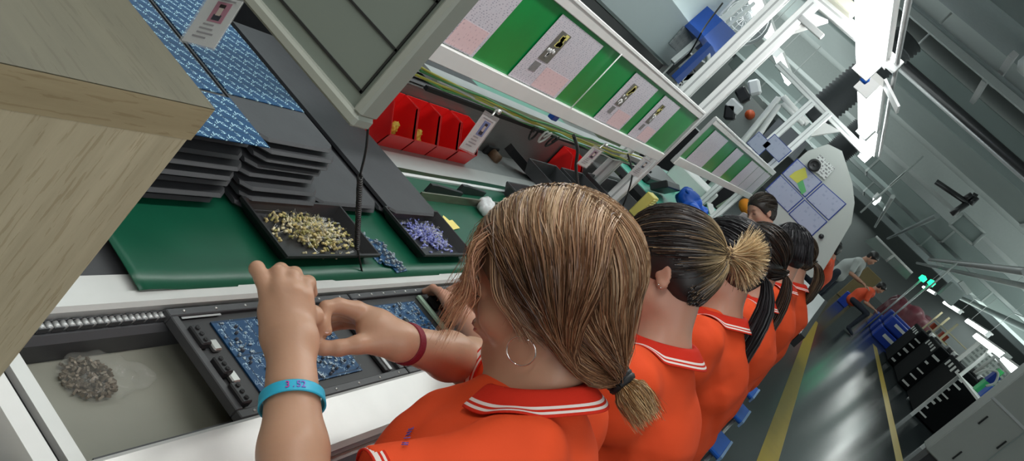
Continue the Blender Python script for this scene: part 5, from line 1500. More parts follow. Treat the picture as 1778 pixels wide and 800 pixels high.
M_duct = mat('grey green duct', (.24, .285, .275), .6, var=.08, vscale=1.5)
M_beam = mat('ceiling beam', (.22, .25, .25), .75, var=.08)
M_beaml = mat('pale ceiling beam', (.38, .41, .40), .75, var=.06)
for i, (x0, x1, z0, m) in enumerate(((5.3, 5.9, 3.55, M_beaml), (7.35, 8.3, 3.5, M_beam), (13.6, 14.2, 3.45, M_beam), (19.5, 20.3, 3.4, M_beaml), (26., 27., 3.4, M_beaml), (33, 34, 3.4, M_beam), (41, 42, 3.4, M_beaml), (50, 51, 3.4, M_beam))):
    struct(MB().b2((x0, -12, z0), (x1, 9, 3.9)), f'trim_{i + 3}', m)
def duct(x0, x1, z0, z1, y0, y1, label, m=M_duct, bands=True):
    t = thing('air_duct', label, 'duct', ((x0 + x1) / 2, (y0 + y1) / 2, z0), 'rectangular ducts under the ceiling')
    MB().b2((x0, y0, z0), (x1, y1, z1), bev=.01).build('duct_body', m, t)
    k = 0; y = y0 + .8
    while y < y1 and bands:
        MB().b2((x0 - .015, y, z0 - .015), (x1 + .015, y + .05, z1 + .015)).build('flange', M_beaml, t); y += 2.4
    return t
duct(10.55, 12.45, 3.1, 3.55, -11.5, 7.5, 'wide grey green air duct crossing under the ceiling, nearest')
duct(22.4, 23.6, 2.95, 3.35, -11.5, 7.5, 'grey air duct crossing far down the hall')
duct(29.5, 31.5, 2.9, 3.3, -11.5, 7.5, 'farthest air duct crossing above the other line')
tag(MB().b2((7.93, -11, 3.18), (8.0, 7, 3.24)).build('strut_channel', M_beaml), 'thin grey strut channel with bright lower edge crossing the ceiling', 'strut')
tag(MB().b2((7.85, -11, 3.241), (7.99, 7, 3.26)).build('cable_tray', M_beam), 'dark cable tray lying on the near strut channel', 'cable tray')
tag(MB().tube([(10.05, 1.45, 3.22), (10.0, -3, 3.18), (9.98, -11, 3.2)], .055, 10).build('black_pipe', M_blkp), 'black insulated pipe crossing under the ceiling beside the duct', 'pipe')
tag(MB().tube([(10.25, 1.40, 3.20), (10.2, -3, 3.15), (10.2, -11, 3.17)], .035, 10).build('grey_pipe', M_alug), 'grey pipe running beside the black one under the ceiling', 'pipe')
for y_ in (1.2, -2.4, -6.0): tag(MB().tube([(10.02, y_, 3.2), (10.02, y_, 3.9)], .012, 6).build('pipe_hanger', M_alug), f'thin hanger rod holding the black pipe, {["nearest the lamps", "in the middle", "farthest out"][[1.2, -2.4, -6.0].index(y_)]}', 'rod')
tag(MB().tube([(6.2, 5, 3.42), (6.2, -10, 3.42)], .035, 10).build('pale_pipe', M_white), 'pale pipe high at the near end of the ceiling', 'pipe')
tag(MB().lathe([(0, 0), (.06, 0), (.10, .05), (.10, .12), (.05, .2), (0, .2)], at(1776, 128, z=3.35), (0, 0, 1), 16).build('ceiling_sensor', M_wpl), 'white round fitting at the right edge of the ceiling', 'fitting')
for i, (px, py, X_) in enumerate(((1760, 95, 8.0), (1712, 138, 8.0))):
    c = at(px, py, z=3.25); tag(MB().bar(c, c + (1.7, 0, .12), .05, .05).build('strut_channel', M_alug), ['short strut linking beam and channel near the white fitting', 'second short strut joining the crossing channel'][i], 'strut')
tag(MB().b2((8.4, -1.75, 3.2), (10.4, -1.1, 3.24)).build('ladder_tray', M_beam), 'grey cable tray running along under the ceiling on the right', 'cable tray')
# longitudinal pipes over the neighbouring aisle, farther on
for i, (y_, z_, x0, x1, r_) in enumerate(((-1.6, 2.78, 13, 30, .06), (-1.9, 2.75, 14, 40, .05), (-.4, 2.78, 16, 45, .05), (-3.4, 2.7, 16, 40, .08), (.4, 2.78, 20, 45, .05))):
    tag(MB().tube([(x0, y_, z_), (x1, y_, z_)], r_, 8).build('ceiling_pipe', [M_alug, M_beaml, M_beam, M_duct, M_beaml][i]), ['grey pipe along the ceiling on the right side', 'pale pipe beside the grey one along the ceiling', 'dark pipe along the ceiling above the aisle', 'thick pipe along the far right ceiling', 'thin pale pipe above the document board'][i], 'pipe')
# hanging rods seen crossing
for i, (p, q) in enumerate((((1603, 271), (1494, 369)), ((1662, 456), (1606, 505)), ((1570, 300), (1545, 322)))):
    a = at(*p, x=(17., 19., 17.)[i]); b = at(*q, x=(17., 19., 17.)[i]); tag(MB().tube([(a[0], a[1], a[2]), (a[0], b[1], b[2])], .018, 6).build('hanger_rod', M_beaml), ['long pale hanger rod slanting above the far lamp', 'pale hanger rod above the green lamps', 'short hanger rod near the ceiling pipes'][i], 'rod')
fr2 = thing('ceiling_bracket', 'black rectangular loop bracket hanging from the ceiling', 'bracket', (16, -1, 3))
for a, b in (((1625, 315), (1680, 352)), ((1680, 352), (1652, 372)), ((1676, 345), (1688, 338)), ((1688, 338), (1696, 342)), ((1696, 342), (1684, 354))):
    MB().tube([at(*a, x=15.5), at(*b, x=15.5)], .05, 6).build('bar', M_blkp, fr2)
pn = thing('ceiling_panel', 'square grey access panel with pale borders in the far ceiling', 'panel', (18, -2, 3.3))
c0, c1, c2, c3 = [at(*p, x=18.) for p in ((1648, 390), (1672, 370), (1710, 405), (1688, 425))]
MB().prism([c0, c1, c2, c3], (.1, 0, 0)).build('panel_face', M_duct, pn)
for a, b in ((c0, c1), (c1, c2), (c2, c3), (c3, c0)): MB().tube([a - (.05, 0, 0), b - (.05, 0, 0)], .03, 6).build('border', M_beaml, pn)
# flexible black ducts dropping to the neighbouring line
def flex(p, q, X, r, label):
    a = at(*p, x=X); b = at(*q, x=X); n = 60; pts = [a + (b - a) * t + np.array((0, 0, 0)) for t in np.linspace(0, 1, n)]
    rr = [r * (1 + .07 * (1 if i % 2 else -1)) for i in range(n)]
    return tag(MB().tube(pts, rr, 18).build('flexible_duct', mat('dark ribbed hose', (.035, .04, .042), .75, bump=.3)), label, 'duct', 'ribbed flexible ducts')
flex((1580, 66), (1408, 208), 8.6, .15, 'dark ribbed flexible duct crossing behind the lamps, nearer one')
flex((1502, 222), (1425, 290), 10.8, .15, 'dark ribbed flexible duct below the lamp joint, farther one')

# ------------------------------------------------------------------ big document board (octagonal plate) facing the camera
kx = 6.35
kb = thing('document_board', 'large pale grey rounded board with four blue-bordered sheets', 'board', at(1400, 400, x=kx))
poly = [(1318, 352), (1335, 322), (1402, 262), (1438, 250), (1462, 262), (1480, 318), (1484, 352), (1478, 388), (1440, 452), (1424, 478), (1408, 482), (1360, 440)]
MB().prism([at(*p, x=kx) for p in poly], (.03, 0, 0)).build('board_plate', mat('pale grey board', (.50, .53, .50), .5, var=.05, vscale=3), kb)
for y_ in (.35, .62): MB().b2((kx + .031, y_ - .02, 0), (kx + .07, y_ + .02, 1.45)).build('stand_leg', M_alug, kb)
M_shl = print_mat('pale lilac sheet', (.40, .43, .56), (.33, .36, .50), .03, .03, .55, (1, 2)); M_bb = mat('blue border', (.02, .05, .28), .5)
def bsheet(c4, label, x=kx - .004, extra=None):
    P_ = [at(*p, x=x) for p in c4]; c = sum(P_) / 4
    t = thing('posted_sheet', label, 'sheet', c, 'sheets posted on the grey board')
    MB().prism(P_, (.002, 0, 0)).build('border', M_bb, t)
    MB().prism([c + (p - c) * .93 - (.003, 0, 0) for p in P_], (.002, 0, 0)).build('paper', M_shl, t)
    for i in range(4):
        u, v = (.2 + .15 * i, .75 - .1 * i); q_ = P_[0] * (1 - u) * v + P_[1] * u * v + P_[2] * u * (1 - v) + P_[3] * (1 - u) * (1 - v)
    if extra:
        for (a, b, m) in extra: MB().prism([at(*p, x=x - .005) for p in a], (.001, 0, 0)).build('printed_area', m, t)
    return t
M_py = mat('print yellow', (.62, .60, .10), .5); M_pg = mat('print green', (.12, .42, .16), .5)
bsheet([(1384, 275), (1428, 316), (1398, 343), (1357, 301)], 'posted sheet with yellow and green picture, topmost of the four', extra=[([(1380, 298), (1398, 290), (1402, 308), (1384, 318), (1370, 306)], 0, M_py), ([(1384, 318), (1394, 312), (1400, 332), (1392, 338)], 0, M_pg)])
bsheet([(1355, 303), (1396, 344), (1368, 369), (1328, 329)], 'posted pale sheet, nearest to the pink-collared woman')
bsheet([(1429, 318), (1470, 354), (1439, 383), (1399, 345)], 'posted pale sheet at the outer edge of the grey board')
bsheet([(1397, 346), (1437, 385), (1408, 412), (1369, 371)], 'posted pale sheet, lowest of the four')
# upper sheets and sticker with fan
bsheet([(1345, 232), (1375, 262), (1352, 282), (1322, 252)], 'blue-bordered sheet above the board beside the far posts', x=kx + .4)
bsheet([(1318, 228), (1340, 250), (1318, 270), (1296, 248)], 'blue-bordered sheet between the second frame and far posts', x=kx + .4)
fa = thing('wall_speaker', 'small round black speaker on a white sticker sheet at the board top', 'speaker', at(1415, 285, x=kx - .03))
MB().prism([at(*p, x=kx - .012) for p in ((1404, 288), (1424, 268), (1450, 292), (1432, 312))], (.003, 0, 0)).build('sticker_sheet', print_mat('sticker print', (.66, .68, .66), (.2, .2, .2), .02, .02, .5, (1, 2)), fa)
MB().lathe([(.028, 0), (.045, 0), (.045, .02), (.028, .012), (.010, .004), (0, .010)], at(1414, 287, x=kx - .016), (-1, 0, 0), 20).build('speaker_cone', M_blkp, fa)
tag(MB().lathe([(0, 0), (.018, 0), (.014, .02), (0, .02)], at(1426, 410, x=kx - .02), (1, 0, 0), 12).build('black_peg', M_blkp), 'small black peg on the lower part of the grey board', 'peg')

# ------------------------------------------------------------------ neighbouring line behind the frames
M_pan = mat('pale blue grey panel', (.42, .48, .49), .5, var=.04, vscale=2)
mc = thing('machine_enclosure', 'large pale blue grey machine panel behind the first document frame', 'machine', (5.5, 2.7, 0))
P_ = [at(1020, -60, y=2.5), at(1165, 112, y=2.5), at(1290, -8, y=2.5), at(1180, -150, y=2.5)]
x1_ = at(1165, 112, y=2.5)[0]
MB().b2((3.6, 2.5, 1.48), (x1_, 3.3, 3.2), bev=.02).build('panel', M_pan, mc)
MB().b2((3.6, 2.55, 0), (x1_, 3.3, 1.47)).build('base', M_blkp, mc)
MB().b2((x1_ + .002, 2.5, 1.3), (x1_ + .06, 2.56, 3.0)).build('corner_post', M_aluw, mc)
sg = thing('sign_plate', 'small grey sign plate fixed to the machine panel corner', 'sign', at(1188, 66, y=2.47))
MB().prism([at(*p, y=2.488) for p in ((1162, 76), (1176, 90), (1202, 62), (1188, 46))], (0, .008, 0)).build('plate', print_mat('sign print', (.33, .37, .38), (.22, .25, .27), .05, .04, .5), sg)
bmch = thing('blue_machine', 'royal blue machine with black fittings beyond the panel', 'machine', (9.3, 2.6, 1))
MB().prism([at(*p, y=2.3) for p in ((1215, 70), (1255, 35), (1282, 62), (1278, 82), (1240, 115))], (0, .4, 0)).build('blue_body', mat('royal blue paint', (.015, .07, .33), .4), bmch)
MB().prism([at(*p, y=2.2) for p in ((1172, 138), (1235, 78), (1240, 84), (1178, 146))], (0, .05, 0)).build('blue_bar', MATS['royal blue paint'], bmch)
MB().prism([at(*p, y=2.6) for p in ((1160, 130), (1200, 95), (1240, 120), (1200, 165))], (0, .1, 0)).build('black_frame', M_blkp, bmch)
r = random.Random(12)
for i in range(12):
    px = r.uniform(1172, 1235); py = 255 - .62 * (px - 1000) + r.uniform(-14, 14)
    MB().box(at(px, py, y=2.25), (r.uniform(.1, .25), .05, r.uniform(.04, .12)), rotm((0, 1, 0), r.uniform(-.5, .5)), bev=.01).build('fitting', [M_wpl, M_blkp, M_white][i % 3], bmch)
fg = thing('fan_guard', 'round wire fan guard beyond the blue machine', 'fan', at(1290, 32, y=2.45))
c = at(1292, 32, x=9.2); mb = MB()
for rr in (.08, .14, .20, .26): mb.tube([c + rr * np.array((0, math.cos(t), math.sin(t))) for t in np.linspace(0, 2 * PI, 25)], .005, 5, caps=False)
for k in range(12): a = k * PI / 6; mb.tube([c, c + .26 * np.array((0, math.cos(a), math.sin(a)))], .004, 5)
mb.build('wire_guard', M_alug, fg); MB().lathe([(0, 0), (.27, 0), (.27, .06), (0, .06)], c + (.05, 0, 0), (1, 0, 0), 24).build('fan_housing', mat('grey fan housing', (.22, .24, .24), .6), fg)
cable('overhead_cable', list(spline(np.array([[at(1255, 5, y=2.3), at(1225, 45, y=2.3), at(1205, 80, y=2.3), at(1192, 100, y=2.3)]]), 14)[0]), .008, 'thin black cable trailing down beside the blue machine')
for i, (p, q, w_) in enumerate((((1168, 108), (1300, -5), .05), ((1180, 118), (1310, 5), .03))):
    tag(MB().bar(at(*p, y=2.35), at(*q, y=2.35), w_, w_, up=(1, 0, 0)).build('conduit', M_aluw), ['white conduit rising beside the machine panel, inner one', 'white conduit rising beside the machine panel, outer one'][i], 'conduit')
# grey cabinets and hoop frames between the posts
gc = thing('grey_cabinet', 'grey machine cabinet with a small red button between the posts', 'cabinet', (10, 2.2, 0))
MB().b2((10.0, 1.4, 0), (10.5, 2.6, 1.2)).build('cabinet_base', M_blkp, gc)
MB().prism([at(*p, x=10.) for p in ((1240, 245), (1305, 168), (1330, 195), (1265, 268))], (.5, 0, 0)).build('cabinet_body', mat('mid grey cabinet', (.26, .28, .27), .6), gc)
MB().lathe([(0, 0), (.06, 0), (.05, .04), (0, .05)], at(1302, 199, x=9.95), (-1, 0, 0), 14).build('red_button', mat('red button', (.5, .08, .02), .4), gc)
for i, dx in enumerate((0, 12)):
    p0_ = at(1290 + dx, 245 + dx, x=8.4); pts = [p0_ * (1, 1, 0), p0_, at(1352, 170 + dx, x=8.4), at(1360, 168 + dx, x=8.4), at(1402 - dx * .5, 215, x=8.4)]
    tag(MB().tube(pts, .03, 8).build('tube_hoop', M_white), ['outer white bent tube frame between the posts', 'inner white bent tube frame between the posts'][i], 'frame')
tag(MB().prism([at(*p, x=9.) for p in ((1325, 235), (1352, 205), (1400, 245), (1375, 275))], (.3, 0, 0)).build('grey_machine_box', mat('slate box', (.20, .21, .23), .6)), 'slate grey machine box under the white tube frames', 'machine')
for i, (px, py) in enumerate(((1275, 185), (1290, 165), (1310, 152), (1268, 195))):
    MB().box(at(px, py, x=9.), (.1, .16, .12), rotm((1, 0, 0), .3 * i), bev=.02).build('machine_fitting', M_blkp if i % 2 else M_wpl, gc)
oc = at(1298, 360, x=6.4); S_ = SDF().ell(oc, (.06, .075, .055)).cone(oc + (-.02, -.05, -.02), oc + (-.03, -.10, -.03), .02, .012)
V, F = S_.mesh(.007); tag(mesh_obj('orange_cap', V, F, mat('orange cloth', (.85, .30, .02), .6)), 'orange cap beside the pink-collared woman', 'cap')
tag(MB().prism([at(*p, x=6.2) for p in ((1262, 392), (1290, 368), (1318, 385), (1318, 400))], (.15, 0, 0)).build('paper_stack', M_white), 'white papers held in front of the pink-collared woman', 'papers')
# ------------------------------------------------------------------ the other side of the aisle
def poly(t, name, X_, pts, m, depth=.3):
    P_ = [at(*p, x=X_) for p in pts]
    return MB().prism(P_, (depth, 0, 0)).build(name, m, t)
M_gcab = mat('warm grey cabinet', (.30, .31, .29), .5, var=.05, vscale=3)
gc = thing('control_cabinet', 'large grey cabinet with vertical vent slits, nearest on the far side of the aisle', 'cabinet', (9.6, -3, 0))
MB().b2((9.0, -5.2, .60), (9.35, -1.755, 2.4), bev=.01).build('cabinet_body', M_gcab, gc)
MB().b2((9.03, -5.15, 0), (9.32, -1.80, .599)).build('dark_base', M_blkp, gc)
MB().b2((8.994, -5.2, 1.36), (8.9985, -1.75, 1.385)).build('seam', M_alug, gc)
for y_ in (-2.15, -2.75): MB().b2((8.994, y_ - .004, .62), (8.9985, y_ + .004, 2.38)).build('seam', M_duct, gc)
for px, py in ((1707, 729), (1739, 772), (1662, 790)):
    c = at(px, py, x=8.995); MB().box(c, (.006, .015, .11)).build('vent_slit', M_dark, gc)
bc = [((18.0, 20.6), (-4.6, -2.86), 1.27, 'black cabinet with white labels up its corner, nearest of the black row'), ((20.8, 23.4), (-4.4, -2.62), 1.22, 'black cabinet second of the black row across the aisle'),
      ((23.6, 26.0), (-4.2, -2.42), 1.15, 'black cabinet farthest of the black row, beside the blue crates')]
r = random.Random(8)
for k, ((x0, x1), (ya, yb2), h, lb) in enumerate(bc):
    t = thing('black_cabinet', lb, 'cabinet', (x0, yb2, 0), 'black cabinets across the aisle')
    MB().b2((x0, ya, .02), (x1, yb2, h), bev=.02).build('cabinet_body', mat('matt black cabinet', (.005, .006, .007), .85, spec=.15), t)
    n = 8 if k == 0 else 5
    for i in range(n):
        z_ = .10 + (h - .2) * i / n + r.uniform(0, .03)
        MB().b2((x0 - .012, yb2 - .10 - r.uniform(0, .12), z_), (x0 - .002, yb2 - .03, z_ + r.uniform(.03, .06))).build('white_label', M_white, t)
    for i in range(4):
        x_ = x0 + .3 + .55 * i; MB().b2((x_, yb2 + .001, h - .18 - .1 * r.random()), (x_ + .22, yb2 + .012, h - .10)).build('white_label', M_white, t)
    for i in range(5):
        x_ = x0 + .2 + .45 * i; MB().box((x_, yb2 - .35 - .2 * r.random(), h + .06), (.22, .14, .12), rotm((0, 0, 1), r.random()), bev=.02).build('part_on_top', [M_blkp, M_alug, M_white][i % 3], t)
# blue crates, pallet, shelves
for i, (x, y, z, sx, sy, sz) in enumerate(((27.2, -2.35, 0, 1.0, .8, .42), (27.2, -2.35, .46, 1.0, .8, .36), (28.6, -2.3, 0, 1.0, .8, .42), (28.6, -2.3, .46, 1.0, .8, .42), (30.2, -2.2, 0, 1.1, .8, .5))):
    o = MB().b2((x - sx / 2, y - sy / 2, z + .001), (x + sx / 2, y + sy / 2, z + sz), bev=.03); o = o.build('blue_crate', mat('deep blue crate', (.01, .045, .36), .45))
    tag(o, ['blue crate on the floor at the near end of the blue stack', 'blue crate on top of the nearest one', 'blue crate on the floor in the middle of the blue row', 'blue crate on top of the middle one', 'single blue crate at the far end of the blue row'][i], 'crate', 'blue crates across the aisle')
    MB().b2((x - sx / 2 - .01, y - .2, z + sz * .5), (x - sx / 2 - .001, y + .2, z + sz * .75)).build('label_card', M_white, o)
wp = thing('wrapped_pallet', 'pallet of maroon goods wrapped in film farther along the aisle', 'pallet', (33.5, -2.6, 0))
S_ = SDF()
for dx in (-.7, 0, .7):
    for dy in (-.5, 0, .5): S_.cone((33.5 + dx, -2.8 + dy, .42), (33.5 + dx, -2.8 + dy, 1.05 + .12 * math.sin(dx * 7 + dy * 9)), .40, .36, .10)
V, F = S_.mesh(.07, lambda P: .05 * np.sin(P[:, 0] * 9) * np.sin(P[:, 2] * 11)); mesh_obj('wrapped_goods', V, F, mat('maroon wrapped goods', (.16, .035, .05), .35, var=.4, vscale=5), wp)
MB().b2((32.4, -3.6, .001), (34.6, -1.9, .14)).build('wooden_base', mat('pallet wood', (.30, .2, .1), .8), wp)
sf = thing('stock_shelf', 'cream shelf rack full of boxes and bright parts beyond the black cabinets', 'shelf', (24, -3, 0))
cc_ = [mat('carton tan', (.50, .38, .20), .7), mat('carton red', (.5, .08, .04), .6), M_white, mat('carton green', (.03, .32, .12), .5), mat('carton cream', (.70, .62, .42), .6), M_alug]
for (px, py) in ((1556, 548), (1600, 505), (1628, 520)):
    pass
ax_, bx2 = 26.6, 31.5
for z_ in (.95, 1.25, 1.55): MB().b2((ax_, -4.4, z_), (bx2, -3.2, z_ + .03)).build('shelf_board', cc_[4], sf)
for x in (ax_, (ax_ + bx2) / 2, bx2): MB().b2((x - .03, -3.22, 0), (x + .03, -3.16, 1.9)).build('upright', cc_[4], sf)
for i in range(26):
    x = ax_ + .15 + r.random() * (bx2 - ax_ - .3); z_ = (.98, 1.28)[i % 2]
    o = MB().box((x, -3.3 - .2 * r.random(), z_ + .10), (.30, .22, .2), None, bev=.01).build('stock_box', cc_[i % 6]); tag(o, f'small {["tan", "red", "white", "green", "cream", "grey"][i % 6]} box on the cream rack shelf', 'box', f'{["tan", "red", "white", "green", "cream", "grey"][i % 6]} boxes on the cream rack')
# bench row with lamps, behind the black cabinets
pgn = thing('perforated_panel', 'pale perforated panel standing behind the black cabinets', 'panel', (20, -3.6, 1.2))
MB().b2((19.8, -4.9, 1.30), (19.86, -2.95, 1.98)).build('panel_face', print_mat('perforated panel print', (.42, .45, .43), (.20, .22, .21), .09, .07, .45, (1, 2)), pgn)
MB().b2((19.8, -2.95, 0), (19.9, -2.87, 2.0)).build('upright', M_white, pgn)
for i, (x0, x1, z_) in enumerate(((13.2, 15.6, 1.80), (15.7, 19.4, 1.86), (21.5, 25.5, 2.1), (28, 33, 2.2), (38, 45, 2.3))):
    lamp(x0, x1, -2.72 if i < 2 else -3.15, z_, ['bright tube lamp over the benches across the aisle, nearest', 'bright tube lamp second over the benches across the aisle', 'tube lamp over the stock shelf across the aisle', 'tube lamp beyond the stock shelf', 'farthest tube lamp across the aisle'][i], .05, M_tubef, rods=i > 1, group='tube lamps across the aisle')
wbn = thing('work_bench', 'cluttered work bench with green sheets under the lamps across the aisle', 'bench', (14.5, -3.2, 0))
MB().b2((11.6, -4.2, 1.10), (17.6, -2.75, 1.14)).build('bench_top', M_white, wbn)
for x in (11.7, 14.6, 17.5): MB().b2((x, -2.83, 0), (x + .06, -2.77, 1.9)).build('upright', M_aluw, wbn)
MB().b2((11.6, -2.81, 1.74), (17.6, -2.77, 1.78)).build('lamp_rail', M_aluw, wbn)
MB().b2((11.6, -4.2, 1.14), (17.6, -4.17, 1.9)).build('back_panel', mat('pale bench back', (.55, .58, .55), .6), wbn)
for i in range(22):
    x = 11.9 + 5.4 * (i / 22) + .05; kind = i % 5
    m = [cc_[3], M_white, cc_[5], mat('bench blue', (.01, .06, .30), .4), cc_[4]][kind]; s_ = (.16 + .1 * r.random(), .14, .10 + .22 * r.random())
    y_ = -3.0 - .7 * r.random()
    o = MB().box((x, y_, 1.141 + s_[2] / 2), s_, rotm((0, 0, 1), r.uniform(-.3, .3)), bev=.012).build('bench_item', m); tag(o, f'{["green", "white", "grey", "blue", "cream"][kind]} item on the cluttered bench across the aisle', 'box', f'{["green", "white", "grey", "blue", "cream"][kind]} items on the far bench')
for i, (x, nm) in enumerate(((12.4, 'green'), (13.6, 'green'), (15.2, 'green'))):
    o = MB().b2((x, -2.80, 1.40), (x + .55, -2.79, 1.68)).build('green_sheet', M_greenf); tag(o, f'green instruction sheet hung under the bench lamps, {["nearest", "middle", "farthest"][i]}', 'sheet', 'green sheets across the aisle')
pts = [at(*p, x=13.) for p in ((1692, 648), (1728, 618), (1752, 648), (1740, 668))]
tag(MB().tube(pts, .028, 8).build('tube_hoop', M_white), 'white bent tube frame over the bench across the aisle', 'frame')
tag(MB().tube(list(spline(np.array([[at(*p, x=12.9) for p in ((1694, 650), (1712, 642), (1732, 646), (1728, 664), (1712, 670))]]), 16)[0]), .016, 6).build('white_hose', M_white), 'white curved hose inside the bent tube frame', 'hose')
tag(MB().prism([at(*p, x=13.1) for p in ((1712, 660), (1730, 646), (1738, 658), (1722, 668))], (.2, 0, 0)).build('blue_part', MATS['deep blue crate']), 'blue part behind the white hose', 'part')
# glass office with white rails, far ceiling machines
go = thing('glass_partition', 'greenish glass partition with pale rails beyond the orange workers', 'partition', (40, -3, 1.5))
M_gl = mat('greenish glass', (.16, .22, .19), .15, spec=.8)
poly(go, 'pane', 34., ((1500, 418), (1521, 411), (1550, 443), (1537, 452)), M_gl, .05)
poly(go, 'pane', 34., ((1551, 444), (1583, 474), (1574, 486), (1539, 453)), M_gl, .05)
for a, b in (((1521, 410), (1584, 474)), ((1552, 443), (1538, 453))): MB().tube([at(*a, x=33.8), at(*b, x=33.8)], .05, 6).build('rail', M_white, go)
hv = thing('extract_hood', 'grey extract hood box hanging above the far benches', 'hood', (26, -3.6, 2.6))
poly(hv, 'hood_body', 26., ((1630, 512), (1655, 490), (1676, 510), (1652, 532)), M_duct, .8)
poly(hv, 'hood_outlet', 25.8, ((1664, 492), (1672, 487), (1688, 507), (1680, 512)), M_beaml, .3)
for i, (px, py) in enumerate(((1598, 487), (1613, 495))):
    c = at(px, py, x=28.); tag(MB().tube([(c[0], c[1], 0), c], .03, 6).build('signal_pole', M_alug), ['grey pole carrying the first green signal lamp', 'grey pole carrying the second green signal lamp'][i], 'pole')
    tag(MB().lathe([(0, 0), (.10, .02), (.10, .16), (0, .2)], at(px, py, x=28.), (0, 0, 1), 12).build('signal_lamp', mat('green signal', (.02, .8, .35), .4, emit=2.5)), ['green signal lamp nearer the aisle, first of two', 'green signal lamp second of two'][i], 'lamp')
# far workers: simple figures seen across the hall
def far_person(x, y, face, label, cloth, hair=(.02, .018, .018), sit=True, z0=0.0):
    t = thing('person', label, 'person', (x, y, 0)); f = N(np.array((*face, 0))); l = np.array((-f[1], f[0], 0)); U = np.array((0, 0, 1.))
    hz = 1.22 if sit else 1.55; b = np.array((x, y, 0.)); A_ = frame(f + (0, 0, -.35), U + f * .35); O_ = b + f * .12 + U * hz
    S_ = SDF(); T_ = head_prims(S_, O_, A_, 1.0); nb_ = b + f * .03 + U * (hz - .17); hip = b - f * .08 + U * (hz - .62)
    S_.cone(T_(-.03, 0, -.04), nb_, .052, .055, .03)
    G_ = SDF(); G_.cone(nb_ - U * .08, hip + U * .2, .13, .12, .08); G_.cone(hip + U * .2, hip, .12, .15, .08); G_.cone(nb_ + l * .16 - U * .05, nb_ - l * .16 - U * .05, .065, .065, .06)
    for sg in (1, -1):
        sh = nb_ + l * sg * .17 - U * .05; el = sh + f * .10 - U * .24 + l * sg * .03; wr_ = el + f * .22 - l * sg * .06 + U * .02
        G_.cone(sh, sh + (el - sh) * .75, .060, .055, .03); arm(S_, sh, el, wr_, (.042, .037, .034, .025)); S_.ell(wr_ + f * .07, (.045, .035, .02), None, .02)
        for q in range(4): S_.cone(wr_ + f * .09 + l * (.024 - .016 * q), wr_ + f * .14 + l * (.024 - .016 * q) - U * .02, .010, .008, .005)
        S_.cone(wr_ + f * .03 - l * sg * .03, wr_ + f * .08 - l * sg * .045, .012, .009, .006)
    V, F = S_.mesh(.011); mesh_obj('body', V, F, M_skin2, t)
    V, F = G_.mesh(.014); mesh_obj('jacket', V, F, cloth, t)
    L_ = SDF()
    for sg in (1, -1):
        h_ = hip + l * sg * .09
        if sit: k_ = h_ + f * .42; ft = k_ - U * (k_[2] - .08) - f * .03
        else: k_ = h_ + f * .03 - U * .42; ft = k_ - U * (k_[2] - .08)
        L_.cone(h_, k_, .085, .06, .04); L_.cone(k_, ft, .058, .042, .03); L_.cone(ft, ft + f * .15 - U * .04, .042, .034, .03)
    V, F = L_.mesh(.018); mesh_obj('trousers', V, F, M_navy, t)
    Hs = SDF(); Hs.ell(T_(-.016, 0, .040), (.106, .088, .094), A_, .02); Hs.ell(T_(-.05, 0, -.03), (.05, .07, .06), A_, .03); Hs.ell(T_(.100, 0, -.045), (.080, .12, .100), A_, .01, -1)
    V, F = Hs.mesh(.010); mesh_obj('hair', V, F, M_hairb, t, None, True, np.tile(np.array(hair), (len(V), 1)))
    return t
M_or2 = mat('orange work shirt', (.80, .09, .03), .7, var=.1); M_gw = mat('grey work coat', (.42, .44, .43), .7)
for (px, py, X_, f_, lb, m_) in ((1442, 455, 15.0, (0, 1), 'far worker in orange shirt seated beyond the grey board, nearest of them', M_or2), (1462, 430, 18.5, (0, 1), 'second far worker in orange shirt farther along the line', M_or2),
                                 (1500, 446, 17.0, (-.3, -1), 'worker in pale grey coat standing in the aisle', M_gw), (1526, 490, 21.0, (0, -1), 'far worker in orange red shirt across the aisle beside a brown box', M_or2)):
    c = at(px, py, x=X_); far_person(c[0], c[1], f_, lb, m_, sit=m_ is not M_gw)
c = at(1516, 476, x=30.); tag(MB().b2((c[0] - .35, c[1] - .3, 0.001), (c[0] + .35, c[1] + .3, 1.3), bev=.02).build('brown_box', mat('brown carton', (.22, .16, .07), .7)), 'tall brown carton standing beside the far orange worker', 'carton')
c = at(1496, 496, x=27.); tag(MB().b2((c[0] - .2, c[1] - .15, .001), (c[0] + .2, c[1] + .15, .42), bev=.02).build('blue_box', MATS['deep blue crate']), 'small blue box on the floor of the aisle', 'box')
fl = thing('far_bench', 'far bench with black machines between board and aisle', 'bench', (16, .9, 0))
MB().b2((8.5, .48, .72), (24, 1.2, .78)).build('bench_top', M_white, fl); MB().b2((8.6, .85, 0), (23.9, 1.15, .72)).build('bench_base', M_blkp, fl)
for i in range(9):
    x = 9.5 + i * 1.5; o = MB().box((x, .75, .96), (.5, .35, .34), rotm((0, 0, 1), .2 * (i % 3)), bev=.03).build('bench_machine', [M_blkp, M_gcab, M_alug][i % 3]); tag(o, f'{["black", "grey", "metal"][i % 3]} machine standing on the far bench', 'machine', f'{["black", "grey", "metal"][i % 3]} machines on the far bench')
# cart beyond the last worker
ct = thing('work_table', 'white topped table with black edge beyond the last orange worker', 'table', (9.5, .1, 0))
MB().b2((6.9, -.16, .735), (11.6, .28, .75)).build('table_top', M_wpl, ct)
MB().b2((6.85, -.205, .64), (11.7, -.161, .752)).build('black_edge', M_blkp, ct); MB().b2((6.95, -.15, .02), (11.5, .25, .734)).build('table_body', M_blkp, ct)

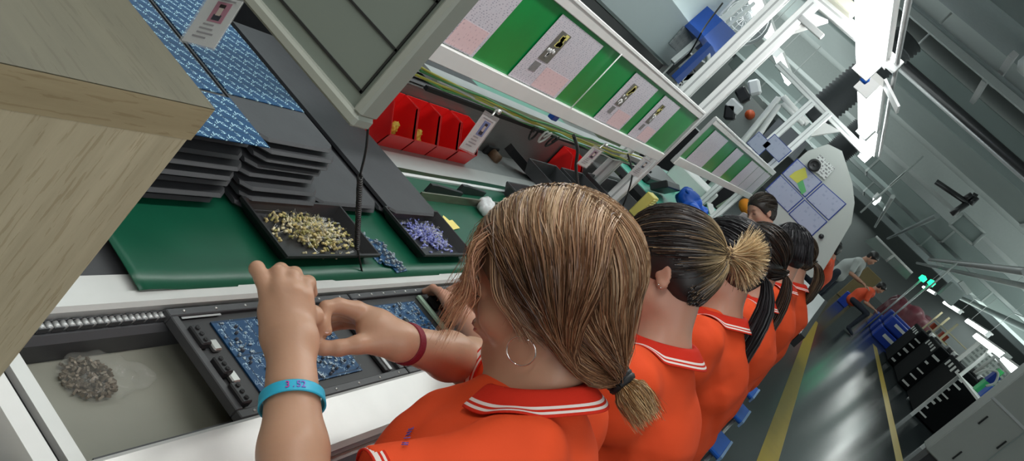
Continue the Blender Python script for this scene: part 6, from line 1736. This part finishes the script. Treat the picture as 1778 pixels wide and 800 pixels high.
# stools
def stool(x, y, label):
    t = thing('stool', label, 'stool', (x, y, 0), 'blue stools under the workers')
    MB().b2((x - .17, y - .15, .415), (x + .17, y + .15, .440), bev=.008).build('seat', mat('blue stool plastic', (.02, .14, .62), .3, var=.1), t)
    MB().b2((x - .172, y - .152, .405), (x + .172, y - .140, .442)).build('seat_edge', mat('pale blue rim', (.25, .42, .70), .3), t)
    for sx in (-1, 1):
        for sy in (-1, 1): MB().tube([(x + sx * .13, y + sy * .11, .405), (x + sx * .17, y + sy * .15, .004)], .010, 8).build('leg', M_alug, t)
    MB().tube([(x - .15, y - .13, .18), (x + .15, y - .13, .18)], .006, 6).build('stretcher', M_alug, t)
for X_, y_, lb in ((1.06, -.12, 'blue stool under the nearest woman'), (1.72, -.12, 'blue stool under the woman with the spiky bun'), (2.44, -.13, 'blue stool under the woman with the long black ponytail'), (3.19, -.13, 'blue stool under the woman with the brown-ended ponytail'),
                   (4.04, -.12, 'blue stool showing behind the short-haired woman'), (4.84, -.11, 'blue stool under the last orange worker'), (5.5, -.08, 'empty blue stool beyond the last orange worker')):
    stool(X_, y_, lb)
cable('floor_cable', list(spline(np.array([[(3.6, -.20, .01), (3.9, -.32, .01), (4.3, -.30, .01), (4.6, -.42, .01)]]), 14)[0]), .006, 'pale cable lying on the floor below the blue stools', M_ww)
# line legs and under-structure
ub = thing('line_cabinet', 'dark steel base cabinet under the conveyor line', 'base', (3, .5, 0))
MB().b2((.70, .56, .02), (5.2, .86, .667)).build('base_panel', mat('dark base', (.05, .05, .055), .6), ub)
# ------------------------------------------------------------------ light
w = bpy.data.worlds.new('world'); bpy.context.scene.world = w; w.use_nodes = True
w.node_tree.nodes['Background'].inputs[0].default_value = (.80, .88, .90, 1); w.node_tree.nodes['Background'].inputs[1].default_value = .28
def area(name, loc, size, power, col=(1, 1, 1), rot=(0, 0, 0)):
    l = bpy.data.lights.new(name, 'AREA'); l.shape = 'RECTANGLE'; l.size = size[0]; l.size_y = size[1]; l.energy = power; l.color = col
    o = bpy.data.objects.new(name, l); COL.objects.link(o); o.location = loc; o.rotation_euler = rot; return o
area('line_light', (2.0, .60, 2.30), (5.0, .12), 45, (1, .99, .96))
area('near_fill', (-.8, -1.6, 2.9), (2.5, 1.2), 34, (.95, .98, 1), (math.radians(42), math.radians(-30), 0))  # added soft fill from behind the camera, not a hall lamp
area('aisle_fill_light', (-1.3, -2.2, 1.9), (1.6, 1.2), 12, (1, .98, .95), (math.radians(68), math.radians(0), math.radians(-25)))
area('left_fill', (1.5, 3.6, 3.2), (5, 1.5), 65, (.92, .98, 1), (math.radians(15), 0, 0))  # added area light brightening the left side, not a real fixture
for i, x in enumerate((7, 15, 24, 34, 45, 56)):  # added area lights that brighten the hall, not real fixtures
    area('hall_fill', (x, -8.6, 3.05), (11, 3.0), 210, (.90, 1, .98))
    area('hall_fill', (x, 2.6, 3.05), (11, 4.0), 150, (.90, 1, .98))
for i, x in enumerate((6, 13, 22, 32, 44)):  # added lights facing up, only there to brighten the ceiling
    area('ceiling_wash', (x, -5.2, 1.9), (9, 4.0), 420, (.88, 1, .97), (PI, 0, 0))
    area('ceiling_wash', (x, 4.2, 1.9), (9, 4.0), 260, (.90, 1, .98), (PI, 0, 0))
vs_ = bpy.context.scene.view_settings; vs_.view_transform = 'Standard'; vs_.exposure = -0.35
